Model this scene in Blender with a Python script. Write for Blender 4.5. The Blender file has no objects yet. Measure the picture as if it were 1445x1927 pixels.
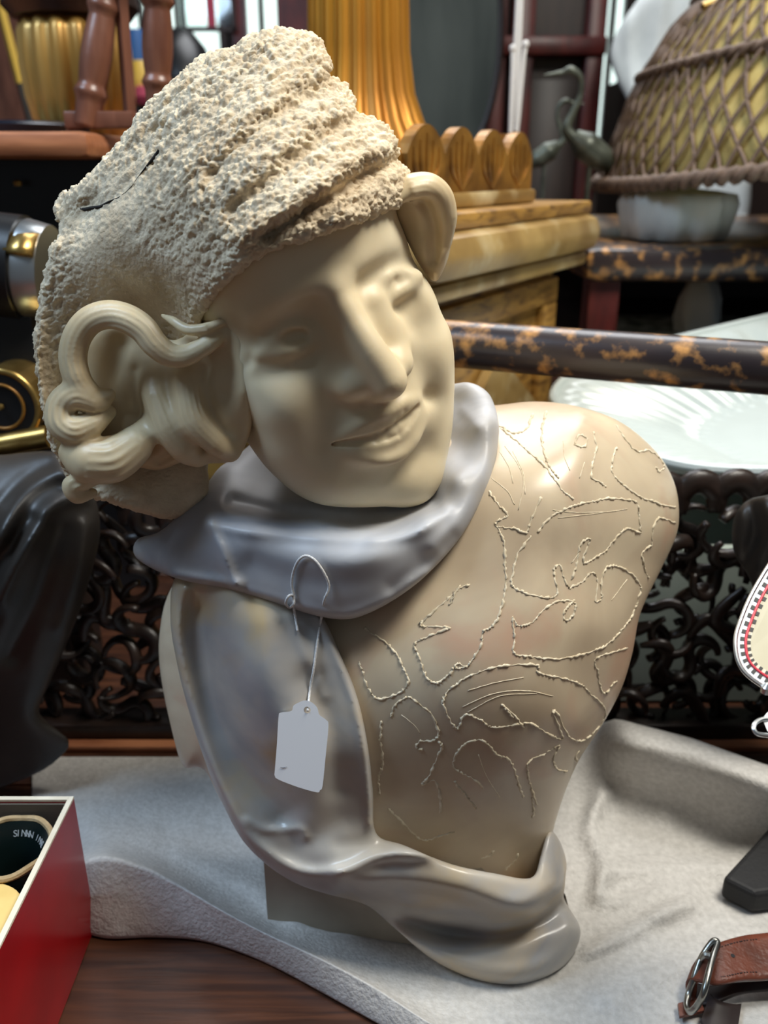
import bpy, bmesh, math, random
import numpy as np
from mathutils import Vector, Matrix
from mathutils.bvhtree import BVHTree

# ------------------------------------------------------------------ camera
SC = bpy.context.scene
FPX, CX, CY = 1600.0, 722.5, 963.5          # focal length and centre in pixels of a 1445 x 1927 frame
PITCH = math.radians(22.0)
HC = 0.495                                  # camera height above the table top (z = 0)
SP, CP = math.sin(PITCH), math.cos(PITCH)
cam_d = bpy.data.cameras.new('camera')
cam = bpy.data.objects.new('camera', cam_d)
SC.collection.objects.link(cam)
SC.camera = cam
cam.location = (0, 0, HC)
cam.rotation_euler = (math.radians(90) - PITCH, 0, 0)
cam_d.sensor_fit = 'VERTICAL'
cam_d.sensor_height = 36.0
cam_d.lens = FPX / 1927.0 * 36.0
cam_d.clip_start = 0.02
cam_d.clip_end = 60
cam_d.dof.use_dof = True
cam_d.dof.focus_distance = 0.47
cam_d.dof.aperture_fstop = 7.0

# ------------------------------------------------------------------ world, lights, exposure
SC.view_settings.view_transform = 'Standard'
SC.view_settings.look = 'None'
SC.view_settings.gamma = 1.0
SC.view_settings.use_curve_mapping = False
SC.view_settings.exposure = 0.08
W = bpy.data.worlds.new('world')
SC.world = W
W.use_nodes = True
bg = W.node_tree.nodes['Background']
bg.inputs['Color'].default_value = (0.80, 0.90, 1.0, 1)
bg.inputs['Strength'].default_value = 0.085


def area(name, loc, target, size, power, color, size_y=None):
    d = bpy.data.lights.new(name, 'AREA')
    d.energy = power
    d.color = color
    d.size = size
    if size_y:
        d.shape = 'RECTANGLE'
        d.size_y = size_y
    o = bpy.data.objects.new(name, d)
    SC.collection.objects.link(o)
    o.location = loc
    o.rotation_euler = (Vector(target) - Vector(loc)).to_track_quat('-Z', 'Y').to_euler()
    return o


area('skylight_key', (0.66, 0.42, 1.75), (0.0, 0.47, 0.25), 0.55, 32, (1.0, 0.955, 0.86))
area('window_cool', (-1.0, 0.34, 1.60), (0.0, 0.5, 0.15), 0.55, 17, (0.58, 0.77, 1.0))
area('roof_light', (0.2, 2.4, 2.5), (0.0, 2.0, 0.2), 1.6, 62, (0.95, 0.97, 1.0))

# ------------------------------------------------------------------ helpers
COL = SC.collection
PI = math.pi


def at(px, py, d):
    """the world point seen at pixel (px, py), d metres along the optical axis"""
    x = (px - CX) / FPX * d
    y = (CY - py) / FPX * d
    return Vector((x, y * SP + d * CP, HC + y * CP - d * SP))


def atz(px, py, z):
    y = (CY - py) / FPX
    d = (z - HC) / (y * CP - SP)
    return at(px, py, d)


def aty(px, py, Y):
    y = (CY - py) / FPX
    d = Y / (y * SP + CP)
    return at(px, py, d)


def at_arr(px, py, d):
    x = (px - CX) / FPX * d
    y = (CY - py) / FPX * d
    return np.stack([x, y * SP + d * CP, HC + y * CP - d * SP], -1)


def tag(o, label=None, cat=None, group=None, kind=None):
    if label: o['label'] = label
    if cat: o['category'] = cat
    if group: o['group'] = group
    if kind: o['kind'] = kind
    return o


def empty(name, loc=(0, 0, 0), rz=0.0):
    o = bpy.data.objects.new(name, None)
    COL.objects.link(o)
    o.location = loc
    o.rotation_euler = (0, 0, rz)
    return o


def mesh_obj(name, V, Fs, mat, parent=None, smooth=True):
    """vertices in world space; a parent (at rest, unrotated) keeps them there"""
    me = bpy.data.meshes.new(name)
    V = np.asarray(V, dtype=np.float64)
    off = np.array(parent_loc(parent))
    me.from_pydata((V - off).tolist(), [], Fs if isinstance(Fs, list) else Fs.tolist())
    me.validate()
    if smooth:
        me.polygons.foreach_set('use_smooth', [True] * len(me.polygons))
    me.materials.append(mat)
    o = bpy.data.objects.new(name, me)
    COL.objects.link(o)
    if parent: o.parent = parent
    return o


def parent_loc(p):
    v = Vector((0, 0, 0))
    while p is not None:
        v = v + p.location
        p = p.parent
    return v


class MB:
    """collects shapes and links them as ONE mesh object"""
    def __init__(s):
        s.V, s.F = [], []

    def add(s, V, F):
        b = len(s.V)
        s.V += [tuple(v) for v in V]
        s.F += [tuple(i + b for i in f) for f in F]
        return s

    def box(s, c, size, M=None, bev=0.0):
        bm = bmesh.new()
        bmesh.ops.create_cube(bm, size=1.0)
        for v in bm.verts:
            v.co = Vector((v.co.x * size[0], v.co.y * size[1], v.co.z * size[2]))
        if bev > 0:
            bmesh.ops.bevel(bm, geom=list(bm.edges), offset=bev, segments=2, affect='EDGES', profile=0.5)
        c = Vector(c)
        V = [(M @ v.co if M is not None else v.co) + c for v in bm.verts]
        bm.verts.index_update()
        F = [[v.index for v in f.verts] for f in bm.faces]
        bm.free()
        return s.add(V, F)

    def tube(s, pts, r, n=10, cap=True, flat=1.0, up=None):
        V, F = sweep(pts, r, n, cap, flat, up)
        return s.add(V, F)

    def lathe(s, prof, c=(0, 0, 0), n=32, M=None, wave=None):
        """prof: (radius, z) pairs from bottom to top; closed at radius 0"""
        V, F = [], []
        c = Vector(c)
        for i, (r, z) in enumerate(prof):
            for k in range(n):
                a = 2 * PI * k / n
                rr = r * (wave(a, z) if wave else 1)
                p = Vector((rr * math.cos(a), rr * math.sin(a), z))
                if M is not None: p = M @ p
                V.append(p + c)
        for i in range(len(prof) - 1):
            for k in range(n):
                k2 = (k + 1) % n
                F.append((i * n + k, i * n + k2, (i + 1) * n + k2, (i + 1) * n + k))
        F.append(tuple(range(n - 1, -1, -1)))
        F.append(tuple((len(prof) - 1) * n + k for k in range(n)))
        return s.add(V, F)

    def prism(s, poly, z0, z1, M=None, c=(0, 0, 0)):
        n = len(poly)
        V = [Vector((x, y, z)) for z in (z0, z1) for x, y in poly]
        V = [((M @ v) if M is not None else v) + Vector(c) for v in V]
        F = [tuple(range(n - 1, -1, -1)), tuple(range(n, 2 * n))]
        for i in range(n):
            j = (i + 1) % n
            F.append((i, j, n + j, n + i))
        return s.add(V, F)

    def build(s, name, mat, parent=None, smooth=True, sharp=40):
        o = mesh_obj(name, s.V, s.F, mat, parent, smooth)
        if smooth and sharp:
            bm = bmesh.new()
            bm.from_mesh(o.data)
            bmesh.ops.recalc_face_normals(bm, faces=list(bm.faces))
            lim = math.radians(sharp)
            for e in bm.edges:
                if len(e.link_faces) == 2 and e.calc_face_angle(0) > lim:
                    e.smooth = False
            bm.to_mesh(o.data)
            bm.free()
        return o


def catmull(P, n, closed=False):
    """resample a control polyline to n points along a Catmull-Rom curve"""
    P = np.asarray(P, float)
    m = len(P)
    if m == 2 and not closed:
        t = np.linspace(0, 1, n)[:, None]
        return P[0] * (1 - t) + P[1] * t
    segs = m if closed else m - 1
    ts = np.linspace(0, segs, n, endpoint=not closed)
    i = np.minimum(ts.astype(int), segs - 1)
    f = (ts - i)[:, None]
    if closed:
        g = lambda k: P[(i + k) % m]
    else:
        Q = np.vstack([2 * P[0] - P[1], P, 2 * P[-1] - P[-2]])
        g = lambda k: Q[i + k + 1]
    p0, p1, p2, p3 = g(-1), g(0), g(1), g(2)
    return 0.5 * (2 * p1 + (p2 - p0) * f + (2 * p0 - 5 * p1 + 4 * p2 - p3) * f ** 2 + (3 * p1 - p0 - 3 * p2 + p3) * f ** 3)


def sweep(pts, r, n=10, cap=True, flat=1.0, up=None, ridges=0, ridge_amp=0.0, twist=0.0):
    P = np.asarray([tuple(p) for p in pts], float)
    m = len(P)
    R = np.full(m, r) if np.isscalar(r) else np.interp(np.linspace(0, 1, m), np.linspace(0, 1, len(r)), r)
    T = np.gradient(P, axis=0)
    T /= np.linalg.norm(T, axis=1)[:, None] + 1e-12
    nrm = np.array(up if up is not None else ((0, 0, 1) if abs(T[0][2]) < 0.9 else (1, 0, 0)), float)
    V, F = [], []
    for i in range(m):
        nrm = nrm - T[i] * (nrm @ T[i])
        nrm /= np.linalg.norm(nrm) + 1e-12
        b = np.cross(T[i], nrm)
        for k in range(n):
            a = 2 * PI * k / n
            rr = R[i] * (1 + ridge_amp * math.cos(ridges * (a + twist * i / m)))
            V.append(P[i] + rr * (math.cos(a) * b + math.sin(a) * nrm * flat))
    for i in range(m - 1):
        for k in range(n):
            k2 = (k + 1) % n
            F.append((i * n + k, i * n + k2, (i + 1) * n + k2, (i + 1) * n + k))
    if cap:
        F.append(tuple(range(n - 1, -1, -1)))
        F.append(tuple((m - 1) * n + k for k in range(n)))
    return V, F


# --- numpy value noise
_rng = np.random.RandomState(7)
_tab = _rng.rand(4096)


def vnoise(p):
    i = np.floor(p).astype(np.int64)
    f = p - i
    f = f * f * (3 - 2 * f)
    out = 0.0
    for dx in (0, 1):
        for dy in (0, 1):
            for dz in (0, 1):
                h = ((i[:, 0] + dx) * 73856093 ^ (i[:, 1] + dy) * 19349663 ^ (i[:, 2] + dz) * 83492791) & 4095
                w = (f[:, 0] if dx else 1 - f[:, 0]) * (f[:, 1] if dy else 1 - f[:, 1]) * (f[:, 2] if dz else 1 - f[:, 2])
                out = out + w * _tab[h]
    return out


def worley(p):
    """distance to the nearest and second nearest jittered cell point"""
    i = np.floor(p).astype(np.int64)
    d1 = np.full(len(p), 9.0)
    d2 = np.full(len(p), 9.0)
    for dx in (-1, 0, 1):
        for dy in (-1, 0, 1):
            for dz in (-1, 0, 1):
                c = i + np.array((dx, dy, dz))
                h = (c[:, 0] * 73856093 ^ c[:, 1] * 19349663 ^ c[:, 2] * 83492791)
                q = c + np.stack([_tab[h & 4095], _tab[(h * 31 + 7) & 4095], _tab[(h * 57 + 13) & 4095]], 1)
                d = np.sqrt(((q - p) ** 2).sum(1))
                d2 = np.minimum(d2, np.maximum(d1, d))
                d1 = np.minimum(d1, d)
    return d1, d2


# --- implicit surfaces on a grid, meshed with surface nets
def surface_nets(A):
    """A: 3-D array, negative inside. Returns vertices in index units and quads."""
    A = np.pad(A, 1, constant_values=1e3)
    S = A < 0
    c = [S[x:S.shape[0] - 1 + x, y:S.shape[1] - 1 + y, z:S.shape[2] - 1 + z] for x in (0, 1) for y in (0, 1) for z in (0, 1)]
    n = sum(k.astype(np.int8) for k in c)
    act = (n > 0) & (n < 8)
    idx = np.full(act.shape, -1, np.int64)
    I = np.argwhere(act)
    idx[act] = np.arange(len(I))
    acc = np.zeros((len(I), 3))
    cnt = np.zeros(len(I))
    offs = [np.array((x, y, z)) for x in (0, 1) for y in (0, 1) for z in (0, 1)]
    val = [A[I[:, 0] + o[0], I[:, 1] + o[1], I[:, 2] + o[2]] for o in offs]
    for a in range(8):
        for b in range(a + 1, 8):
            if abs(offs[a] - offs[b]).sum() != 1: continue
            va, vb = val[a], val[b]
            m = (va < 0) != (vb < 0)
            t = va[m] / (va[m] - vb[m])
            acc[m] += offs[a] + t[:, None] * (offs[b] - offs[a])
            cnt[m] += 1
    V = I + acc / cnt[:, None] - 1.0
    Q = []
    nx, ny, nz = S.shape
    for ax in range(3):
        sl0 = [slice(1, -1)] * 3
        sl1 = [slice(1, -1)] * 3
        sl0[ax] = slice(0, -1)
        sl1[ax] = slice(1, None)
        a, b = S[tuple(sl0)], S[tuple(sl1)]
        E = np.argwhere(a != b)
        base = E.copy()
        for k in range(3):
            if k != ax: base[:, k] += 1
        fl = a[E[:, 0], E[:, 1], E[:, 2]]
        u, v = [(1, 2), (2, 0), (0, 1)][ax]
        def cell(du, dv):
            p = base.copy()
            p[:, u] -= du
            p[:, v] -= dv
            return idx[p[:, 0], p[:, 1], p[:, 2]]
        q = np.stack([cell(0, 0), cell(1, 0), cell(1, 1), cell(0, 1)], 1)
        q[~fl] = q[~fl][:, ::-1]
        Q.append(q)
    return V, np.vstack(Q)


def relax(V, Q, it=2, lam=0.5):
    e = np.vstack([Q[:, [0, 1]], Q[:, [1, 2]], Q[:, [2, 3]], Q[:, [3, 0]]])
    a = np.concatenate([e[:, 0], e[:, 1]])
    b = np.concatenate([e[:, 1], e[:, 0]])
    n = np.bincount(a, minlength=len(V))[:, None]
    for _ in range(it):
        s = np.stack([np.bincount(a, weights=V[b, k], minlength=len(V)) for k in range(3)], 1)
        V = V + lam * (s / np.maximum(n, 1) - V)
    return V


def normals(V, Q):
    fn = np.cross(V[Q[:, 2]] - V[Q[:, 0]], V[Q[:, 3]] - V[Q[:, 1]])
    N = np.zeros_like(V)
    for k in range(4):
        for c in range(3):
            N[:, c] += np.bincount(Q[:, k], weights=fn[:, c], minlength=len(V))
    return N / (np.linalg.norm(N, axis=1)[:, None] + 1e-12)


class Field:
    """a block of clay: signed distances on a grid, shaped with unions, cuts and brush strokes"""
    def __init__(s, lo, hi, res):
        s.lo, s.res = np.array(lo, float), float(res)
        s.n = np.ceil((np.array(hi) - s.lo) / res).astype(int) + 1
        s.A = np.full(s.n, 50.0, np.float32)
        s.ax = [s.lo[k] + res * np.arange(s.n[k]) for k in range(3)]

    def box(s, lo, hi):
        i0 = np.clip(np.floor((np.array(lo) - s.lo) / s.res).astype(int), 0, s.n - 1)
        i1 = np.clip(np.ceil((np.array(hi) - s.lo) / s.res).astype(int) + 1, 1, s.n)
        sl = tuple(slice(a, max(b, a + 1)) for a, b in zip(i0, i1))
        X = s.ax[0][sl[0]][:, None, None].astype(np.float32)
        Y = s.ax[1][sl[1]][None, :, None].astype(np.float32)
        Z = s.ax[2][sl[2]][None, None, :].astype(np.float32)
        return sl, X, Y, Z

    def _mix(s, sl, d, k, op):
        a = s.A[sl]
        if op == 'sub':
            a, d = -a, d
        if k > 0:
            h = np.maximum(k - np.abs(a - d), 0) / k
            r = np.minimum(a, d) - h * h * k * 0.25
        else:
            r = np.minimum(a, d)
        s.A[sl] = -r if op == 'sub' else r

    def ell(s, c, r, k=6.0, op='add', M=None):
        c, r = np.array(c, float), np.array(r, float)
        g = (max(r) if M is not None else r) + k + 6
        sl, X, Y, Z = s.box(c - g, c + g)
        X, Y, Z = X - c[0], Y - c[1], Z - c[2]
        if M is not None:
            M = np.asarray(M)
            X, Y, Z = [M[i][0] * X + M[i][1] * Y + M[i][2] * Z for i in range(3)]
        k0 = np.sqrt((X / r[0]) ** 2 + (Y / r[1]) ** 2 + (Z / r[2]) ** 2)
        k1 = np.sqrt((X / r[0] ** 2) ** 2 + (Y / r[1] ** 2) ** 2 + (Z / r[2] ** 2) ** 2) + 1e-6
        s._mix(sl, k0 * (k0 - 1) / k1, k, op)

    def _poly(s, P, R, pad):
        P, R = np.array(P, float), np.array(R, float)
        m = R.max() + pad
        sl, X, Y, Z = s.box(P.min(0) - m, P.max(0) + m)
        best = None
        for i in range(len(P) - 1):
            a, b = P[i], P[i + 1]
            ab = b - a
            t = np.clip(((X - a[0]) * ab[0] + (Y - a[1]) * ab[1] + (Z - a[2]) * ab[2]) / (ab @ ab + 1e-9), 0, 1)
            d = np.sqrt((X - a[0] - t * ab[0]) ** 2 + (Y - a[1] - t * ab[1]) ** 2 + (Z - a[2] - t * ab[2]) ** 2) - (R[i] + t * (R[i + 1] - R[i]))
            best = d if best is None else np.minimum(best, d)
        return sl, best

    def tube(s, P, R, k=4.0, op='add', n=0):
        P = np.array(P, float)
        if np.isscalar(R): R = [R] * len(P)
        if n:
            R = np.interp(np.linspace(0, 1, n), np.linspace(0, 1, len(R)), R)
            P = catmull(P, n)
        sl, d = s._poly(P, R, k + 6)
        s._mix(sl, d, k, op)

    def brush(s, P, amp, sig, n=0):
        """push the surface out (amp > 0) or in along a stroke"""
        P = np.array(P, float)
        if P.ndim == 1: P = np.stack([P, P + 1e-3])
        if n: P = catmull(P, n)
        sl, d = s._poly(P, [0.0] * len(P), 3.2 * sig)
        s.A[sl] -= amp * np.exp(-0.5 * (d / sig) ** 2)

    def mesh(s, smooth=2):
        V, Q = surface_nets(s.A)
        V = relax(V, Q, smooth)
        return s.lo + V * s.res, Q


def rbf(ctrl):
    """thin-plate surface through (x, y, value) control points; returns f(X, Y)"""
    C = np.array(ctrl, float)
    P, v = C[:, :2] / 500.0, C[:, 2]
    n = len(P)
    def phi(r2):
        return 0.5 * r2 * np.log(r2 + 1e-12)
    r2 = ((P[:, None] - P[None]) ** 2).sum(-1)
    A = np.zeros((n + 3, n + 3))
    A[:n, :n] = phi(r2) + np.eye(n) * 1e-4
    A[:n, n] = A[n, :n] = 1
    A[:n, n + 1:] = P
    A[n + 1:, :n] = P.T
    w = np.linalg.solve(A, np.concatenate([v, np.zeros(3)]))
    def f(X, Y):
        X, Y = X / 500.0, Y / 500.0
        out = w[n] + w[n + 1] * X + w[n + 2] * Y
        for i in range(n):
            out = out + w[i] * phi((X - P[i, 0]) ** 2 + (Y - P[i, 1]) ** 2)
        return out
    return f


def seg_dist(X, Y, P, closed=False):
    P = np.asarray(P, float)
    best = np.full(np.broadcast(X, Y).shape, 1e9)
    m = len(P)
    for i in range(m if closed else m - 1):
        a, b = P[i], P[(i + 1) % m]
        ab = b - a
        t = np.clip(((X - a[0]) * ab[0] + (Y - a[1]) * ab[1]) / (ab @ ab + 1e-9), 0, 1)
        best = np.minimum(best, (X - a[0] - t * ab[0]) ** 2 + (Y - a[1] - t * ab[1]) ** 2)
    return np.sqrt(best)


def poly_sd(X, Y, P):
    d = seg_dist(X, Y, P, True)
    ins = np.zeros(d.shape, bool)
    m = len(P)
    for i in range(m):
        a, b = P[i], P[(i + 1) % m]
        if a[1] == b[1]: continue
        c = ((a[1] > Y) != (b[1] > Y)) & (X < (b[0] - a[0]) * (Y - a[1]) / (b[1] - a[1]) + a[0])
        ins ^= c
    return np.where(ins, -d, d)


MMPX = 0.30      # millimetres that a pixel spans at the bust


def smax(a, b, k):
    h = np.maximum(k - np.abs(a - b), 0) / k
    return np.maximum(a, b) + h * h * k * 0.25


def carve(outline, ctrl, strokes=(), back=0.60, step=4.0, dz=1.3, rnd=9.0, taper=0.25, smooth=3, nsub=0, thick=None, spots=(), tubes=()):
    """A solid stone form. Its front follows a thin-plate surface through control points, strokes raise or
    sink folds along it, its rim is rounded and its flanks draw in towards the back. Distances in mm."""
    out = catmull(outline, nsub or len(outline) * 5, True)
    x0, y0 = out.min(0) - 14
    x1, y1 = out.max(0) + 14
    for P, R, _ in tubes:
        e = np.array(P)[:, :2]
        m = max(R) / MMPX + 10
        x0, y0, x1, y1 = min(x0, e[:, 0].min() - m), min(y0, e[:, 1].min() - m), max(x1, e[:, 0].max() + m), max(y1, e[:, 1].max() + m)
    X = np.arange(x0, x1, step)[:, None]
    Y = np.arange(y0, y1, step)[None, :]
    front = rbf(ctrl)(X, Y) * 1000.0
    for P, amp, sig in strokes:
        P = np.array(P, float)
        C = catmull(P, max(8, len(P) * 5))
        front = front - amp * np.exp(-0.5 * (seg_dist(X, Y, C) / sig) ** 2)
    for (px, py), amp, sx, sy, ang in spots:
        ca, sa = math.cos(math.radians(ang)), math.sin(math.radians(ang))
        u, v = (X - px) * ca + (Y - py) * sa, -(X - px) * sa + (Y - py) * ca
        front = front - amp * np.exp(-0.5 * ((u / sx) ** 2 + (v / sy) ** 2))
    sd = poly_sd(X, Y, out) * MMPX
    inside = sd < 3
    lo = front[inside].min() - 4
    if tubes: lo = min(lo, min(p[2] * 1000 - max(R) for P, R, _ in tubes for p in P) - 4)
    bk = back * 1000.0
    Z = np.arange(lo, bk + 4, dz)[None, None, :]
    f3, s3 = front[:, :, None], sd[:, :, None]
    depth = Z - f3
    bkd = np.full_like(front, bk) if thick is None else np.minimum(front + thick, bk)
    A = smax(s3 + taper * np.clip(depth - rnd, 0, None) , -depth, rnd)
    A = smax(A, Z - bkd[:, :, None], rnd * 0.6)
    for P, R, k in tubes:
        P = np.array(P, float) * np.array((MMPX, MMPX, 1000.0))
        n = max(8, len(P) * 5)
        R = np.interp(np.linspace(0, 1, n), np.linspace(0, 1, len(R)), R)
        P = catmull(P, n)
        pad = R.max() + k + 4
        i0, i1 = np.searchsorted(X[:, 0] * MMPX, (P[:, 0].min() - pad, P[:, 0].max() + pad))
        j0, j1 = np.searchsorted(Y[0] * MMPX, (P[:, 1].min() - pad, P[:, 1].max() + pad))
        k0, k1 = np.searchsorted(Z[0, 0], (P[:, 2].min() - pad, P[:, 2].max() + pad))
        x3, y3, z3 = X[i0:i1, :, None] * MMPX, Y[:, j0:j1, None] * MMPX, Z[:, :, k0:k1]
        best = None
        for i in range(n - 1):
            a, ab = P[i], P[i + 1] - P[i]
            t = np.clip(((x3 - a[0]) * ab[0] + (y3 - a[1]) * ab[1] + (z3 - a[2]) * ab[2]) / (ab @ ab + 1e-9), 0, 1)
            d = np.sqrt((x3 - a[0] - t * ab[0]) ** 2 + (y3 - a[1] - t * ab[1]) ** 2 + (z3 - a[2] - t * ab[2]) ** 2) - (R[i] + t * (R[i + 1] - R[i]))
            best = d if best is None else np.minimum(best, d)
        sub = A[i0:i1, j0:j1, k0:k1]
        A[i0:i1, j0:j1, k0:k1] = -smax(-sub, -best, k)
    V, Q = surface_nets(A.astype(np.float32))
    P = at_arr(x0 + V[:, 0] * step, y0 + V[:, 1] * step, (lo + V[:, 2] * dz) / 1000.0)
    return relax(P, Q, smooth), Q


def solid(name, V, Q, mat, parent=None):
    a, b, c, d = V[Q[:, 0]], V[Q[:, 1]], V[Q[:, 2]], V[Q[:, 3]]
    vol = (np.einsum('ij,ij->i', a, np.cross(b, c)) + np.einsum('ij,ij->i', a, np.cross(c, d))).sum()
    if vol < 0: Q = Q[:, ::-1]
    return mesh_obj(name, V, Q, mat, parent)


# ------------------------------------------------------------------ materials
def lin(c):
    return tuple(((v / 255.0) / 12.92 if v / 255.0 <= 0.04045 else ((v / 255.0 + 0.055) / 1.055) ** 2.4) for v in c) + (1.0,)


def mat(name, base, second=None, scale=8.0, rough=0.5, metal=0.0, bump=0.0, bump_scale=60.0, sss=0.0, detail=4.0,
        lo=0.35, hi=0.65, stretch=(1, 1, 1), third=None, third_scale=3.0, spec=0.5, sss_col=(1.0, 0.75, 0.45), coat=0.0,
        rough2=None, distort=0.0, sheen=0.0, trans=0.0, alpha=1.0):
    """procedural material: two or three sRGB tones blended by noise, fine relief, optional marble translucency"""
    m = bpy.data.materials.new(name)
    m.use_nodes = True
    nt = m.node_tree
    N, L = nt.nodes, nt.links
    b = N['Principled BSDF']
    b.inputs['Roughness'].default_value = rough
    b.inputs['Metallic'].default_value = metal
    b.inputs['Specular IOR Level'].default_value = spec
    b.inputs['Coat Weight'].default_value = coat
    b.inputs['Coat Roughness'].default_value = 0.15
    if sss:
        b.inputs['Subsurface Weight'].default_value = sss
        b.inputs['Subsurface Radius'].default_value = sss_col
        b.inputs['Subsurface Scale'].default_value = 0.006
    if trans: b.inputs['Transmission Weight'].default_value = trans
    if alpha < 1: b.inputs['Alpha'].default_value = alpha
    tc = N.new('ShaderNodeTexCoord')
    mp = N.new('ShaderNodeMapping')
    mp.inputs['Scale'].default_value = stretch
    L.new(tc.outputs['Object'], mp.inputs['Vector'])
    col = None
    if second is not None:
        n = N.new('ShaderNodeTexNoise')
        n.inputs['Scale'].default_value = scale
        n.inputs['Detail'].default_value = detail
        n.inputs['Distortion'].default_value = distort
        L.new(mp.outputs[0], n.inputs['Vector'])
        r = N.new('ShaderNodeValToRGB')
        r.color_ramp.elements[0].position = lo
        r.color_ramp.elements[0].color = lin(base)
        r.color_ramp.elements[1].position = hi
        r.color_ramp.elements[1].color = lin(second)
        L.new(n.outputs['Fac'], r.inputs['Fac'])
        col = r.outputs['Color']
        if rough2 is not None:
            mr = N.new('ShaderNodeMapRange')
            mr.inputs['From Min'].default_value = lo
            mr.inputs['From Max'].default_value = hi
            mr.inputs['To Min'].default_value = rough
            mr.inputs['To Max'].default_value = rough2
            L.new(n.outputs['Fac'], mr.inputs['Value'])
            L.new(mr.outputs[0], b.inputs['Roughness'])
        if third is not None:
            n3 = N.new('ShaderNodeTexNoise')
            n3.inputs['Scale'].default_value = third_scale
            n3.inputs['Detail'].default_value = 5.0
            n3.inputs['Distortion'].default_value = distort
            L.new(mp.outputs[0], n3.inputs['Vector'])
            r3 = N.new('ShaderNodeValToRGB')
            r3.color_ramp.elements[0].position = 0.5
            r3.color_ramp.elements[0].color = (0, 0, 0, 1)
            r3.color_ramp.elements[1].position = 0.68
            r3.color_ramp.elements[1].color = (1, 1, 1, 1)
            L.new(n3.outputs['Fac'], r3.inputs['Fac'])
            mx = N.new('ShaderNodeMix')
            mx.data_type = 'RGBA'
            L.new(r3.outputs['Color'], mx.inputs['Factor'])
            L.new(col, mx.inputs['A'])
            mx.inputs['B'].default_value = lin(third)
            col = mx.outputs['Result']
        L.new(col, b.inputs['Base Color'])
    else:
        b.inputs['Base Color'].default_value = lin(base)
    if bump:
        n2 = N.new('ShaderNodeTexNoise')
        n2.inputs['Scale'].default_value = bump_scale
        n2.inputs['Detail'].default_value = 6.0
        L.new(mp.outputs[0], n2.inputs['Vector'])
        bp = N.new('ShaderNodeBump')
        bp.inputs['Strength'].default_value = bump
        bp.inputs['Distance'].default_value = 0.002
        L.new(n2.outputs['Fac'], bp.inputs['Height'])
        L.new(bp.outputs[0], b.inputs['Normal'])
    return m


M = {}
M['face'] = mat('cream_marble', (236, 222, 190), (224, 205, 168), scale=14, rough=0.42, sss=0.25, bump=0.03, bump_scale=300, spec=0.35)
M['hair'] = mat('cream_marble_hair', (226, 208, 172), (206, 184, 146), scale=22, rough=0.38, sss=0.25, spec=0.4)
M['hat'] = mat('rough_cut_marble', (226, 209, 180), (202, 182, 152), scale=60, rough=0.75, bump=0.5, bump_scale=420, sss=0.15, spec=0.3)
M['collar'] = mat('grey_marble', (204, 205, 208), (158, 160, 166), scale=10, rough=0.42, third=(170, 158, 136), third_scale=9, sss=0.1, distort=0.8, spec=0.35)
M['drape'] = mat('grey_cream_marble', (205, 199, 188), (158, 157, 158), scale=9, rough=0.30, third=(200, 178, 140), third_scale=11, sss=0.15, distort=0.8, spec=0.5)
M['torso'] = mat('blush_marble', (222, 205, 176), (192, 172, 146), scale=12, rough=0.28, third=(206, 172, 146), third_scale=14, sss=0.2, distort=0.6, spec=0.5)
M['stitch'] = mat('chipped_marble', (236, 224, 198), (206, 190, 160), scale=300, rough=0.8)
M['crack'] = mat('dark_crack', (28, 24, 22), rough=0.9)
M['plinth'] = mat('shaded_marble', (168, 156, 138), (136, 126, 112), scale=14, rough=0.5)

# ------------------------------------------------------------------ the bust
bust = empty('marble_bust', atz(760, 1800, 0.0) + Vector((0, 0.06, 0)))
tag(bust, 'carved marble bust of a smiling woman in a rough stone cap, grey cowl and drape', 'sculpture')

# head frame: millimetres, x to the viewer's right across the face, y up, z out of the face
def _rot(w):
    w = np.array(w)
    t = np.linalg.norm(w)
    k = w / t
    K = np.array([[0, -k[2], k[1]], [k[2], 0, -k[0]], [-k[1], k[0], 0]])
    return np.eye(3) + math.sin(t) * K + (1 - math.cos(t)) * K @ K

HR, HS, HT = _rot((0.48378, 0.30055, 0.40322)), 0.96261, np.array((-0.02498, 0.10835, -0.45))
CAMR = np.array([[1, 0, 0], [0, SP, -CP], [0, CP, SP]])   # camera axes to world


def head2world(P):
    C = (np.asarray(P) * 1e-3 * HS) @ HR.T + HT
    return C @ CAMR.T + np.array((0, 0, HC))


def hp(px, py, z):
    r = np.array(((px - CX) / FPX, (CY - py) / FPX, -1.0))
    a, b = HR.T @ r / HS * 1e3, HR.T @ HT / HS * 1e3
    d = (z + b[2]) / a[2]
    return a * d - b


def hps(*q):
    return [hp(*p) for p in q]


H = Field((-88, -150, -115), (88, 80, 56), 1.1)
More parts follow.
